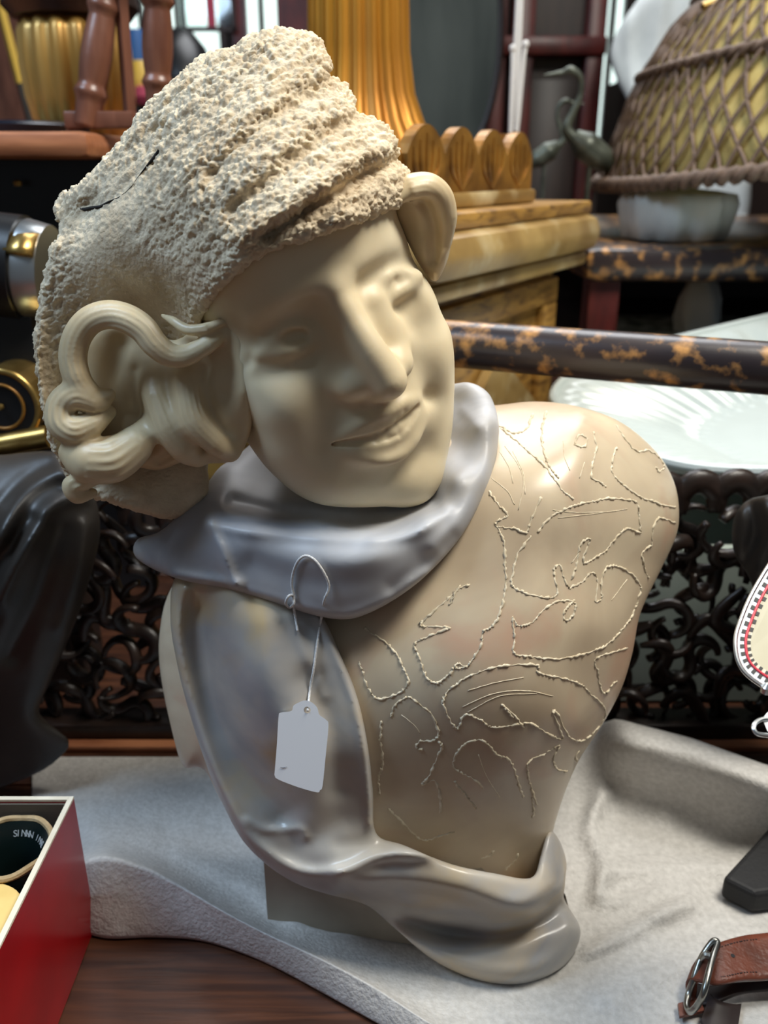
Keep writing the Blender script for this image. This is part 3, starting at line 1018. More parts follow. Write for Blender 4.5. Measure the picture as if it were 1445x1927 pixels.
structure('floor', MB().box((0, 2.0, -0.775), (8, 8, 0.05)), M['boards'], smooth=False)
structure('wall_back', MB().box((0, 4.3, 0.8), (8, 0.1, 3.2)), M['plaster'], smooth=False)
structure('ceiling', MB().box((0, 3.6, 2.65), (8, 1.8, 0.06)), M['plaster'], smooth=False)
# windows in the back wall, behind glass bars
def window(n, px0, px1, z0, z1, bars):
    a, b = aty(px0, 60, 4.2), aty(px1, 60, 4.2)
    root = empty('window_%d' % n, ((a.x + b.x) / 2, 4.22, z0))
    root['kind'] = 'structure'
    w, h = b.x - a.x, z1 - z0
    c = Vector(((a.x + b.x) / 2, 4.22, (z0 + z1) / 2))
    MB().box(c, (w, 0.012, h)).build('pane', M['daylight'], root, smooth=False)
    f = MB()
    for sx in (-1, 1): f.box(c + Vector((sx * w / 2, -0.02, 0)), (0.05, 0.06, h + 0.05))
    for sz in (-1, 1): f.box(c + Vector((0, -0.02, sz * h / 2)), (w + 0.05, 0.06, 0.05))
    f.build('window_frame', M['darkwood'], root, smooth=False)
    for i in range(1, bars):
        MB().box(c + Vector((w * (i / bars - 0.5), -0.02, 0)), (0.022, 0.03, h)).build('glazing_bar', M['darkwood'], root, smooth=False)
window(1, 190, 425, 0.80, 1.75, 3)
window(2, 440, 600, 0.84, 1.75, 3)
window(3, 1120, 1180, 0.5, 1.5, 2)

# the long table everything stands on
table = empty('display_table', (0, 0.6, -0.75))
tag(table, 'long dark wooden display table under the bust and everything round it', 'table')
for i in range(6):
    MB().box((0.05, -0.02 + 0.41 * i + 0.0, -0.016), (2.9, 0.408, 0.032), bev=0.002).build('plank', M['wood'], table)
for x in (-1.2, 1.3):
    for y in (-0.1, 2.1):
        MB().box((x, y, -0.391), (0.08, 0.08, 0.718)).build('leg', M['wood'], table, smooth=False)

# ------------------------------------------------------------------ packing foam under the bust
crest = np.array([(60, 1660, .018), (120, 1640, .034), (190, 1611, .050), (270, 1630, .045), (340, 1666, .036), (420, 1713, .030), (500, 1755, .026),
                  (600, 1801, .023), (700, 1854, .019), (830, 1935, .013), (1000, 2010, .008), (1250, 2050, .006), (1700, 2080, .006)])
under = np.array([(90, 1730, .002), (150, 1752, .002), (204, 1766, .002), (290, 1764, .002), (375, 1770, .002), (450, 1792, .002), (520, 1822, .002),
                  (620, 1876, .002), (710, 1926, .002), (850, 2000, .002), (1010, 2060, .002), (1260, 2090, .002), (1700, 2110, .002)])
NS, NT = 240, 150
cr, un = catmull(crest, NS), catmull(under, NS)
back_y = np.interp(cr[:, 0], [60, 330, 800, 1080, 1130, 1160, 1300, 1445, 1700], [1424, 1424, 1424, 1420, 1362, 1352, 1388, 1440, 1480])
t = np.linspace(0, 1, NT)[None, :]
PXg = np.repeat(cr[:, :1], NT, 1)
PYg = cr[:, 1:2] * (1 - t) + back_y[:, None] * t
dyc = cr[:, 1:2] - PYg
Zg = 0.003 + (cr[:, 2:3] - 0.003) * np.exp(-dyc / 24.0)
def ridge(P, amp, sig):
    global Zg
    Zg = Zg + amp * np.exp(-0.5 * (seg_dist(PXg, PYg, catmull(P, 24)) / sig) ** 2)
# raised hump with its rolled back edge on the right
hump = 1 / (1 + np.exp(-(PXg - 1135) / 16.0))
Zg = Zg + hump * 0.068 * np.exp(-0.5 * ((PYg - np.interp(PXg, [1080, 1160, 1300, 1445, 1700], [1385, 1375, 1410, 1462, 1500])) / 62) ** 2)
ridge([(1128, 1500), (1112, 1560), (1134, 1625), (1126, 1680)], .010, 10)
ridge([(1170, 1560), (1280, 1585), (1420, 1600)], -.004, 30)
ridge([(1140, 1640), (1240, 1630), (1400, 1625)], .006, 16)
ridge([(1110, 1790), (1200, 1745), (1290, 1700)], .006, 12)
ridge([(1150, 1880), (1230, 1830), (1340, 1790)], .003, 18)
ridge([(1130, 1700), (1200, 1690), (1290, 1660), (1300, 1690), (1230, 1720)], .004, 12)
ridge([(180, 1560), (280, 1580), (420, 1640), (560, 1720)], .006, 20)
ridge([(170, 1500), (300, 1510), (420, 1520)], -.001, 14)
ridge([(260, 1680), (380, 1700), (520, 1760)], -.001, 14)
pp = np.stack([PXg.ravel() / 26, PYg.ravel() / 26, 0 * PXg.ravel()], 1)
Zg = np.maximum(Zg + 0.0016 * (vnoise(pp).reshape(Zg.shape) - 0.5), 0.0022)
yy = (CY - PYg) / FPX
Dg = (Zg - HC) / (yy * CP - SP)
G = at_arr(PXg, PYg, Dg)
# front lip folding down to the wood
NL = 26
tl = np.linspace(0, 1, NL)[None, :]
zl = cr[:, 2:3] * (1 - tl) ** 0.9 + 0.0022
pxl = cr[:, :1] * (1 - tl) + un[:, :1] * tl
pyl = cr[:, 1:2] * (1 - tl) + un[:, 1:2] * tl
zl = zl + 0.0005 * (vnoise(np.stack([pxl.ravel() / 20, pyl.ravel() / 20, 5 + 0 * pxl.ravel()], 1)).reshape(zl.shape) - 0.5)
dl = (np.maximum(zl, 0.0022) - HC) / ((CY - pyl) / FPX * CP - SP)
Lp = at_arr(pxl, pyl, dl)
ALL = np.concatenate([Lp[:, ::-1][:, :-1], G], 1)
nt_ = ALL.shape[1]
Vf = ALL.reshape(-1, 3)
ii = (np.arange(NS - 1)[:, None] * nt_ + np.arange(nt_ - 1)[None, :]).ravel()
Qf = np.stack([ii, ii + nt_, ii + nt_ + 1, ii + 1], 1)
foam = mesh_obj('foam_sheet', Vf, Qf, M['foam'])
sm = foam.modifiers.new('thick', 'SOLIDIFY')
sm.thickness = 0.0016
sm.offset = -1
tag(foam, 'crumpled sheet of white packing foam under the bust', 'packing foam')

# ------------------------------------------------------------------ price tag hanging on the cowl
front_tree = bvh(drape, cowl, torso)
tg = empty('price_tag', surf(575, 1330, front_tree, 0.006))
tag(tg, 'blank white card price tag tied to the grey cowl with white string', 'price tag')
# card plane: through three points just proud of the drape
A0, A1, A2 = surf(577, 1335, front_tree, 0.004), surf(520, 1462, front_tree, 0.018), surf(602, 1490, front_tree, 0.018)
dd = min((p - Vector((0, 0, HC))).length for p in (A0, A1, A2))
nrm_ = (A1 - A0).cross(A2 - A0).normalized()
_o = Vector((0, 0, HC))
def _plane(px, py, lift=0.0):
    d = (at(px, py, 1.0) - _o).normalized()
    return _o + d * ((A0 - _o).dot(nrm_) / d.dot(nrm_) - lift)
_need = 0.0
for _x in range(512, 622, 10):
    for _y in range(1318, 1494, 10):
        if not (520 < _x < 616) : continue
        h_ = surf(_x, _y, front_tree)
        if h_ is not None and _y < 1462 + (_x - 520) * 0.3: _need = max(_need, (_plane(_x, _y) - _o).length - (h_ - _o).length)
A0 = A0 - (A0 - _o).normalized() * (_need + 0.0016)
def on_card(px, py, lift=0.0):
    o = Vector((0, 0, HC))
    d = (at(px, py, 1.0) - o).normalized()
    k = (A0 - o).dot(nrm_) / d.dot(nrm_)
    return o + d * k - d * lift
card = [(528, 1341), (548, 1338), (552, 1328), (562, 1322), (574, 1318), (587, 1322), (597, 1332), (601, 1345), (614, 1355), (618, 1366),
        (613, 1420), (607, 1478), (602, 1487), (596, 1491), (560, 1481), (524, 1467), (517, 1460), (517, 1450), (521, 1400), (524, 1350)]
co = catmull(card, 80, True)
hole = [(578 + 6.5 * math.cos(a), 1336 + 6.5 * math.sin(a)) for a in np.linspace(0, 2 * PI, 17)[:-1]]
bm = bmesh.new()
def ring(poly):
    vs = [bm.verts.new(on_card(*p)) for p in poly]
    return [bm.edges.new((vs[i], vs[(i + 1) % len(vs)])) for i in range(len(vs))]
es = ring(co) + ring(hole)
bmesh.ops.triangle_fill(bm, edges=es, use_beauty=True)
ext = bmesh.ops.extrude_face_region(bm, geom=list(bm.faces))
for e in ext['geom']:
    if isinstance(e, bmesh.types.BMVert): e.co += (e.co - Vector((0, 0, HC))).normalized() * 0.0006
bmesh.ops.recalc_face_normals(bm, faces=list(bm.faces))
bm.verts.index_update()
mesh_obj('card', [tuple(v.co) for v in bm.verts], [[v.index for v in f.verts] for f in bm.faces], M['white_paper'], tg, smooth=False)
bm.free()
mb = MB()
mb.tube([on_card(x, y, 0.0003) for x, y in ((527, 1444), (533, 1445), (540, 1443))], [0.00008, 0.00016, 0.00006], 5)
mb.build('pen_mark', M['ink'], tg)
spath = [(579, 1338), (583, 1300), (590, 1260), (597, 1210), (604, 1165), (610, 1130), (619, 1103), (608, 1075), (592, 1054), (576, 1046), (562, 1054), (552, 1076),
         (549, 1100), (553, 1122), (552, 1138), (544, 1143), (538, 1134), (543, 1122), (551, 1122), (553, 1145), (557, 1168), (560, 1188)]
spts = []
for i, (x, y) in enumerate(spath):
    p = surf(x, y, front_tree, 0.0018)
    if i == 0: p = on_card(x, y, 0.0005)
    if 14 <= i <= 17: p = surf(x, y, front_tree, 0.0045)
    spts.append(tuple(p))
V_, F_ = sweep(catmull(spts, 150), 0.00075, 8, True, 1.0, None, 3, 0.18, 140.0)
mesh_obj('string', V_, F_, M['cord'], tg)

# ------------------------------------------------------------------ red box of phonograph cylinders
bc = Vector((-0.203, 0.446, 0))
box = empty('red_box', (bc.x - 0.11, bc.y - 0.10, 0))
tag(box, 'open red cardboard box with a white rim, holding phonograph cylinders', 'box')
BX0, BX1, BY0, BY1, BH, BT = bc.x - 0.24, bc.x, bc.y - 0.21, bc.y, 0.1133, 0.003
for nm, x0, x1, y0, y1 in (('side_panel', BX1 - BT, BX1, BY0, BY1), ('side_panel', BX0, BX0 + BT, BY0, BY1), ('back_panel', BX0 + BT, BX1 - BT, BY1 - BT, BY1), ('front_panel', BX0 + BT, BX1 - BT, BY0, BY0 + BT)):
    MB().box(((x0 + x1) / 2, (y0 + y1) / 2, (BH - .002) / 2 + .001), (x1 - x0, y1 - y0, BH - .002)).build(nm, M['red_box'], box, smooth=False)
    MB().box(((x0 + x1) / 2, (y0 + y1) / 2, BH), (x1 - x0 + .0002, y1 - y0 + .0002, .0016)).build('rim', M['card_edge'], box, smooth=False)
MB().box(((BX0 + BX1) / 2, (BY0 + BY1) / 2, 0.0025), (BX1 - BX0 - 2 * BT, BY1 - BY0 - 2 * BT, 0.003)).build('bottom_panel', M['grey_card'], box, smooth=False)
MB().box(((BX0 + BX1) / 2, BY1 - BT - .0009, BH / 2), (BX1 - BX0 - 2 * BT - .002, .0012, BH - .004)).build('lining', M['grey_card'], box, smooth=False)

c = atz(12, 1592, 0.106)
cyl = empty('phonograph_cylinder', (c.x, c.y, 0.0041))
tag(cyl, 'dark green phonograph cylinder with lettered black inner rim, standing open-ended in the red box', 'record')
r0 = 0.0275
mb = MB()
prof = [(r0, 0), (r0, 0.1015)]
mb.lathe([(r0 - .012, 0.0), (r0, 0.0), (r0, 0.0985), (r0 - .0015, 0.1), (r0 - .0035, 0.1), (r0 - .0042, 0.0985), (r0 - .0095, 0.090), (r0 - .0105, 0.06), (r0 - .0118, 0.002)], (c.x, c.y, 0.0041), 64)
mb.build('tube', M['record'], cyl)
mb = MB()
mb.tube([Vector((c.x + (r0 - .0012) * math.cos(a), c.y + (r0 - .0012) * math.sin(a), 0.1045 + 0.0006 * math.sin(7 * a))) for a in np.linspace(0, 2 * PI, 65)], 0.0021, 8, False)
mb.build('card_rim', M['tan_card'], cyl)
# lettering round the bevelled inner rim
txt = 'SINNN  INNE  THIOILH'
tb = MB()
dg = None
def glyph(ch, size):
    cu = bpy.data.curves.new('glyph', 'FONT')
    cu.body = ch
    cu.size = size
    cu.extrude = 0.0001
    ob = bpy.data.objects.new('glyph', cu)
    COL.objects.link(ob)
    bpy.context.view_layer.update()
    me = ob.evaluated_get(bpy.context.evaluated_depsgraph_get()).to_mesh()
    V = [v.co.copy() for v in me.vertices]
    F = [tuple(p.vertices) for p in me.polygons]
    bpy.data.objects.remove(ob)
    bpy.data.curves.remove(cu)
    return V, F
cache = {}
for i, ch in enumerate(txt):
    if ch == ' ': continue
    if ch not in cache: cache[ch] = glyph(ch, 0.0058)
    a = math.radians(100 - i * 7.0)
    rr = r0 - 0.0072
    Z = Vector((-math.cos(a) * 0.85, -math.sin(a) * 0.85, 0.55)).normalized()
    X = Vector((math.sin(a), -math.cos(a), 0))
    Y = Z.cross(X)
    Mx = Matrix((X, Y, Z)).transposed()
    o = Vector((c.x + rr * math.cos(a), c.y + rr * math.sin(a), 0.0041 + 0.0935))
    V, F = cache[ch]
    tb.add([Mx @ (v - Vector((0.0015, 0.002, 0))) + o + Z * 0.0006 for v in V], F)
tb.build('lettering', M['letter'], cyl, smooth=False)

c = atz(-52, 1738, 0.100)
cy2 = empty('phonograph_cylinder', (c.x, c.y, 0.0041))
tag(cy2, 'phonograph cylinder closed with a yellowed card disc in the red box', 'record')
MB().lathe([(0.0265, 0), (0.0265, 0.094)], (c.x, c.y, 0.0041), 48).build('tube', M['record'], cy2)
MB().lathe([(0.0262, 0), (0.0272, 0.0015), (0.0272, 0.004), (0.0255, 0.0052)], (c.x, c.y, 0.0983), 48).build('lid', M['yellow_card'], cy2)

# ------------------------------------------------------------------ leather strap with a buckle
st = empty('leather_strap', atz(1370, 1850, 0.0))
tag(st, 'worn brown leather strap with a steel buckle lying on the foam', 'strap')
def strap_part(name, top, bot, m, thick=0.0022, n=60, wob=0.0):
    T, B = catmull(top, n), catmull(bot, n)
    K = 9
    P = np.stack([np.stack([T * (1 - k / (K - 1)) + B * (k / (K - 1))], 0)[0] for k in range(K)], 1)
    V = np.array([[tuple(atz(*p)) for p in row] for row in P]).reshape(-1, 3)
    ii = (np.arange(n - 1)[:, None] * K + np.arange(K - 1)[None, :]).ravel()
    Q = np.stack([ii, ii + K, ii + K + 1, ii + 1], 1)
    o = mesh_obj(name, V, Q, m, st)
    s = o.modifiers.new('thick', 'SOLIDIFY')
    s.thickness = thick
    s.offset = 0
    return o
strap_part('strap_band', [(1560, 1744, .028), (1445, 1757, .027), (1400, 1762, .029), (1362, 1772, .031), (1338, 1783, .030), (1318, 1800, .025), (1304, 1822, .020), (1300, 1842, .013), (1312, 1850, .008)],
           [(1560, 1826, .026), (1445, 1842, .025), (1400, 1844, .027), (1368, 1850, .028), (1345, 1852, .027), (1318, 1848, .023), (1296, 1846, .017), (1294, 1866, .010), (1306, 1886, .007)], M['leather'])
strap_part('strap_lining', [(1308, 1852, .008), (1340, 1856, .010), (1390, 1850, .014), (1445, 1846, .015), (1560, 1836, .014)],
           [(1306, 1892, .006), (1340, 1890, .009), (1390, 1872, .012), (1445, 1866, .012), (1560, 1860, .012)], M['leather_edge'])
strap_part('strap_tail', [(1338, 1872, .010), (1350, 1884, .012), (1372, 1890, .010), (1392, 1890, .006)],
           [(1318, 1925, .008), (1330, 1950, .008), (1356, 1960, .007), (1384, 1950, .005)], M['leather_edge'], 0.003)
bk = [(1350, 1776, .035), (1342, 1800, .035), (1332, 1836, .033), (1324, 1868, .028), (1312, 1892, .018), (1298, 1904, .012), (1292, 1892, .010), (1296, 1868, .012), (1306, 1840, .020), (1318, 1806, .027), (1334, 1780, .033), (1344, 1770, .0355)]
mb = MB()
mb.tube(catmull([tuple(atz(*p)) for p in bk], 70, True).tolist() + [tuple(atz(*bk[0]))], 0.0020, 10)
mb.build('buckle', M['steel'], st)
mb = MB()
mb.tube(catmull([tuple(atz(*p)) for p in ((1336, 1800, .034), (1326, 1798, .0335), (1318, 1806, .030))], 12), [0.0026, 0.0022, 0.0012], 8)
mb.build('buckle_prong', M['steel'], st)
mb = MB()
mb.prism([(0, 0), (1, .25), (.95, .8), (.1, .55)], 0, 0.0022, Matrix.Diagonal((0.017, 0.016, 1.0)), atz(1278, 1917, 0.006))
mb.build('strap_tip', M['leather'], st)
# stitches and a punched hole, each along the band
def on_band(u, k):
    T = catmull([(1560, 1744, .028), (1445, 1757, .027), (1400, 1762, .029), (1362, 1772, .031), (1338, 1783, .030)], 60)
    B = catmull([(1560, 1826, .026), (1445, 1842, .025), (1400, 1844, .027), (1368, 1850, .028), (1345, 1852, .027)], 60)
    i = min(int(u * 59), 59)
    return atz(*(T[i] * (1 - k) + B[i] * k)) + Vector((0, 0, 0.0011))
for k in (0.13, 0.86):
    for u in np.linspace(0.34, 0.86, 14):
        MB().tube([on_band(u, k), on_band(u + 0.02, k)], 0.00045, 6).build('stitch', M['leather_edge'], st)
MB().lathe([(0.0012, -0.0006), (0.0014, 0.0003), (0.0005, 0.0003)], on_band(0.66, 0.42), 12).build('punched_hole', M['matte_black'], st)

# ------------------------------------------------------------------ black case at the right edge
mb = MB()
a, b_, c_ = atz(1352, 1690, 0.004), atz(1412, 1722, 0.004), atz(1560, 1704, 0.004)
e_, f_ = atz(1640, 1560, 0.02), atz(1458, 1548, 0.02)
poly = [(a.x, a.y), (b_.x, b_.y), (c_.x, c_.y), (e_.x, e_.y), (f_.x, f_.y)]
mb.prism(poly, 0.0045, 0.024)
case = mb.build('black_case', M['matte_black'], None, smooth=False)
bv = case.modifiers.new('bevel', 'BEVEL')
bv.width = 0.004
bv.segments = 3
tag(case, 'matt black case lying on the foam, its corner pointing at the bust', 'case')

# ------------------------------------------------------------------ pierced carved panel behind the bust
panel = empty('carved_panel', (0.05, 0.665, 0.0))
tag(panel, 'dark pierced wooden panel of carved scrolls standing behind the bust', 'carved panel')
PX0, PX1, PY = -0.50, 0.62, 0.665
MB().box(((PX0 + PX1) / 2, PY, 0.0105), (PX1 - PX0, 0.030, 0.021), bev=0.003).build('bottom_rail', M['carved'], panel)
MB().box(((PX0 + PX1) / 2, PY - 0.0215, 0.0035), (PX1 - PX0, 0.012, 0.007), bev=0.002).build('plinth_strip', M['midwood'], panel)
rnd = random.Random(4)
def scroll_mesh(kind):
    pts = []
    if kind == 0:        # open C scroll that curls in at both ends
        for a in np.linspace(-0.4, 2 * PI - 0.9, 26):
            r = 0.0165 * (1 - 0.42 * max(0, (a - 3.4) / 2.4))
            pts.append((r * math.cos(a), 0.004 * math.sin(a * 2), r * math.sin(a)))
    elif kind == 1:      # S scroll
        for q in np.linspace(-1, 1, 26):
            a = q * 3.6
            s = 1 if q > 0 else -1
            r = 0.0105
            pts.append((s * (r - r * math.cos(a)) * 1.0, 0.003 * math.cos(a), r * 1.15 * math.sin(abs(a)) * s * (1 if abs(a) < 9 else 1)))
    else:                # leaf spray
        for q in np.linspace(0, 1, 18):
            pts.append((0.022 * (q - 0.5) * 1.4, 0.004 * math.sin(q * PI), 0.012 * math.sin(q * PI * 1.3)))
    V, F = sweep(catmull(pts, 30), [0.0016, 0.0034, 0.0036, 0.0034, 0.0022], 8, True, 1.5)
    me = bpy.data.meshes.new('scroll')
    me.from_pydata([tuple(v) for v in V], [], F)
    me.polygons.foreach_set('use_smooth', [True] * len(me.polygons))
    me.materials.append(M['carved'])
    return me
SCR = [scroll_mesh(k) for k in range(3)]
def scroll(x, z, k, rot, s, dy=0.0):
    o = bpy.data.objects.new('scroll', SCR[k])
    COL.objects.link(o)
    o.parent = panel
    o.location = (x - panel.location.x, dy, z)
    o.rotation_euler = (rnd.uniform(-.25, .25), rot, rnd.uniform(-.3, .3))
    o.scale = (s, s, s)
xs = np.arange(PX0 + 0.02, PX1 - 0.01, 0.0302)
for j in range(8):
    for i, x in enumerate(xs):
        xx = x + (0.017 if j % 2 else 0)
        scroll(xx + rnd.uniform(-.003, .003), 0.034 + j * 0.0252 + rnd.uniform(-.003, .003), (i * 2 + j) % 3, rnd.uniform(0, 6.28), rnd.uniform(1.05, 1.4), rnd.uniform(-.007, .007))
for i, x in enumerate(np.arange(PX0 + 0.02, PX1, 0.031)):
    h = 0.234 + 0.010 * math.cos((x - 0.30) * 9)
    pts = [(x + 0.017 * math.cos(a), PY + 0.003 * math.sin(a), h - 0.012 + 0.021 * math.sin(a)) for a in np.linspace(-0.25, PI + 0.25, 18)]
    V, F = sweep(pts, [0.0035, 0.0062, 0.0066, 0.0062, 0.0035], 8, True, 1.7)
    mesh_obj('crest_lobe', V, F, M['carved'], panel)
for x in (PX0, PX1):
    MB().box((x, PY, 0.12), (0.02, 0.028, 0.24), bev=0.003).build('stile', M['carved'], panel)
# pale crate seen through the holes on the right
crate = empty('pale_crate', (0.55, 0.86, 0))
tag(crate, 'pale grey-green crate under the white basin, glimpsed through the pierced panel', 'crate')
for cx_, cy_, sx, sy in ((0.55, 0.722, 0.66, 0.012), (0.55, 0.998, 0.66, 0.012), (0.226, 0.86, 0.012, 0.264), (0.874, 0.86, 0.012, 0.264)):
    MB().box((cx_, cy_, 0.0855), (sx, sy, 0.165)).build('side_panel', M['pale'], crate, smooth=False)
MB().box((0.55, 0.86, 0.0075), (0.63, 0.26, 0.012)).build('bottom_panel', M['pale'], crate, smooth=False)

# ------------------------------------------------------------------ white ribbed basin
basin = empty('white_basin', (0.55, 0.94, 0.17))
tag(basin, 'white porcelain basin with ribbed sloping sides behind the right shoulder', 'basin')
n = 200
rim_ = catmull([(.205, 1.0), (.225, .90), (.268, .80), (.335, .745), (.46, .712), (.65, .69), (.85, .75), (.94, .93), (.86, 1.09), (.62, 1.15), (.42, 1.13), (.27, 1.085)], n, True)
cen_ = np.array((0.55, 0.92))
def ring_pt(k, rho, z):
    p = cen_ + (rim_[k % n] - cen_) * rho
    zz = 0.236 + 0.172 * (p[0] - 0.34) + 0.112 * (p[1] - 0.74) + z
    return (p[0], p[1], max(zz, 0.1695))
prof = [(0.0, -0.066), (0.40, -0.066), (0.50, -0.065), (0.56, -0.060), (0.62, -0.048), (0.70, -0.034), (0.78, -0.022), (0.86, -0.012), (0.92, -0.005), (0.97, 0.0), (1.0, 0.0), (1.015, -0.005), (1.0, -0.012), (0.94, -0.018), (0.84, -0.032), (0.70, -0.050), (0.58, -0.066), (0.0, -0.070)]
V, F = [], []
for j, (rho, z) in enumerate(prof):
    for k in range(n):
        w = 0.0055 * math.cos(2 * PI * 50 * k / n) * (1 if 3 <= j <= 8 else 0)
        V.append(ring_pt(k, max(rho, 0.002), z + w))
for j in range(len(prof) - 1):
    for k in range(n):
        F.append((j * n + k, j * n + (k + 1) % n, (j + 1) * n + (k + 1) % n, (j + 1) * n + k))
ob = mesh_obj('bowl', V, F, M['porcelain'], basin)
sb_ = ob.modifiers.new('sub', 'SUBSURF')
sb_.levels = sb_.render_levels = 1
mb = MB()
mb.tube([ring_pt(k, 1.005, 0.0) for k in range(n + 1)], 0.0055, 8, False)
mb.build('rim', M['porcelain'], basin)

# ------------------------------------------------------------------ worn round rail on two posts
rail = empty('wooden_rail', (0.2, 0.78, 0.0))
tag(rail, 'dark round wooden rail with flaking gilding crossing behind the head', 'rail')
L0, L1 = aty(780, 634, 0.715), aty(1700, 738, 0.575)
L0.z = L1.z = 0.361
mb = MB()
mb.tube([L0.lerp(L1, q) for q in np.linspace(0, 1, 12)], 0.0192, 24)
mb.build('rail_bar', M['lacquer'], rail)
for p in (L0.lerp(L1, 0.02), L0.lerp(L1, 0.97)):
    MB().tube([Vector((p.x, p.y, 0.0005)), Vector((p.x, p.y, 0.34))], 0.013, 16).build('post', M['lacquer'], rail)

# ------------------------------------------------------------------ lacquered side table
tb_ = empty('lacquer_table', (0.62, 1.32, 0.0))
tag(tb_, 'low dark lacquered table with a rounded worn edge under the wicker lamp', 'table')
TX0, TX1, TY0, TY1, TZ = 0.28, 1.35, 1.225, 2.12, 0.394
mb = MB()
mb.box(((TX0 + TX1) / 2, (TY0 + TY1) / 2, TZ - 0.024), (TX1 - TX0, TY1 - TY0, 0.048), bev=0.016)
mb.build('table_top', M['lacquer'], tb_)
for x, y in ((TX0 + .035, TY0 + .04), (TX1 - .035, TY0 + .04), (TX0 + .035, TY1 - .04), (TX1 - .035, TY1 - .04)):
    MB().box((x, y, 0.1785), (0.045, 0.045, 0.357), bev=0.004).build('leg', M['mahog'], tb_)
MB().box(((TX0 + TX1) / 2, TY1 - 0.03, 0.25), (TX1 - TX0 - .12, 0.012, 0.20)).build('back_board', M['darkwood'], tb_, smooth=False)
MB().box(((TX0 + TX1) / 2, (TY0 + TY1) / 2, 0.20), (TX1 - TX0 - .02, TY1 - TY0 - .02, 0.016)).build('shelf', M['darkwood'], tb_, smooth=False)
# things on its lower shelf
fo = MB().box((0.49, 1.40, 0.2335), (0.26, 0.22, 0.048), bev=0.004).build('folded_cloth', M['chequer'])
tag(fo, 'folded pale cloth with dark check on the shelf of the lacquered table', 'cloth')
pts = []
mb = MB()
p0 = aty(1312, 600, 1.34)
mb.lathe([(0.030, 0.0), (0.034, 0.02), (0.030, 0.05), (0.022, 0.072), (0.012, 0.082), (0.002, 0.084)], (p0.x, 1.34, 0.2585), 24, None, lambda a, z: 1 + 0.12 * math.sin(5 * a + 40 * z))
tag(mb.build('crumpled_tissue', M['gauze']), 'upright crumple of white tissue on the folded check cloth', 'tissue')

# ------------------------------------------------------------------ wicker lamp
lamp = empty('wicker_lamp', (0.66, 1.17, TZ))
tag(lamp, 'table lamp with a brown wicker dome shade and white gathered base', 'lamp')
LC = Vector((0.775, 1.44, 0.0))
RIMZ = 0.538
tilt = Matrix.Rotation(math.radians(-9.5), 3, 'Y')
pz = Vector((LC.x, LC.y, RIMZ))
def shade(r, h, a):
    return tilt @ Vector((r * math.cos(a), r * math.sin(a), h)) + pz
SH = [(0.432, 0.0), (0.408, 0.055), (0.380, 0.11), (0.345, 0.165), (0.300, 0.215), (0.235, 0.262), (0.155, 0.296), (0.06, 0.312)]
def sh_r(h):
    return float(np.interp(h, [q[1] for q in SH], [q[0] for q in SH]))
mb = MB()
V, F = [], []
n = 72
for (r, h) in SH:
    for k in range(n):
        V.append(shade(r - 0.008, h, 2 * PI * k / n))
for j in range(len(SH) - 1):
    for k in range(n):
        F.append((j * n + k, j * n + (k + 1) % n, (j + 1) * n + (k + 1) % n, (j + 1) * n + k))
lin_o = mesh_obj('shade_lining', V, F, M['lining'], lamp)
s_ = lin_o.modifiers.new('thick', 'SOLIDIFY')
s_.thickness = 0.002
mb = MB()
NW = 78
for k in range(NW):
    for s in (-1, 1):
        a0 = 2 * PI * k / NW
        pts = []
        for h in np.linspace(0.0, 0.295, 26):
            wob = 0.0015 * math.sin(h * 90 + k)
            pts.append(shade(sh_r(h) + 0.001 * s + wob, h, a0 + s * (h * 1.35 + 0.012 * math.sin(h * 40 + k))))
        mb.tube(pts, 0.0029, 5, False)
lat = mb.build('wicker_lattice', M['wicker'], lamp, sharp=0)
lat['kind'] = 'stuff'
for h, rr, nn in ((0.004, 0.0115, 70), (0.150, 0.0075, 60), (0.240, 0.0085, 50), (0.292, 0.008, 30)):
    for ph in (0, PI):
        pts = [shade(sh_r(h) + 0.002 + rr * 0.5 * math.cos(nn * a + ph), h + rr * 0.5 * math.sin(nn * a + ph), a) for a in np.linspace(0, 2 * PI, 420)]
        mb = MB()
        mb.tube(pts, rr * 0.62, 6, False)
        mb.build('wicker_band', M['wicker'], lamp, sharp=0)
mb = MB()
gx = aty(1285, 410, 1.33)
def pleat(a, z): return 1 + 0.05 * math.sin(9 * a) + 0.03 * math.sin(17 * a + 30 * z)
mb.lathe([(0.058, 0.0005), (0.074, 0.004), (0.080, 0.03), (0.083, 0.052), (0.078, 0.066), (0.050, 0.071), (0.016, 0.074), (0.012, 0.15)], (gx.x, 1.36, TZ), 60, None, pleat)
mb.build('lamp_base', M['gauze'], lamp, sharp=0)
mb = MB()
mb.tube([Vector((gx.x, 1.36, TZ + 0.31)), Vector((LC.x, LC.y, RIMZ + 0.27))], 0.005, 8)
mb.build('shade_arm', M['brass'], lamp)

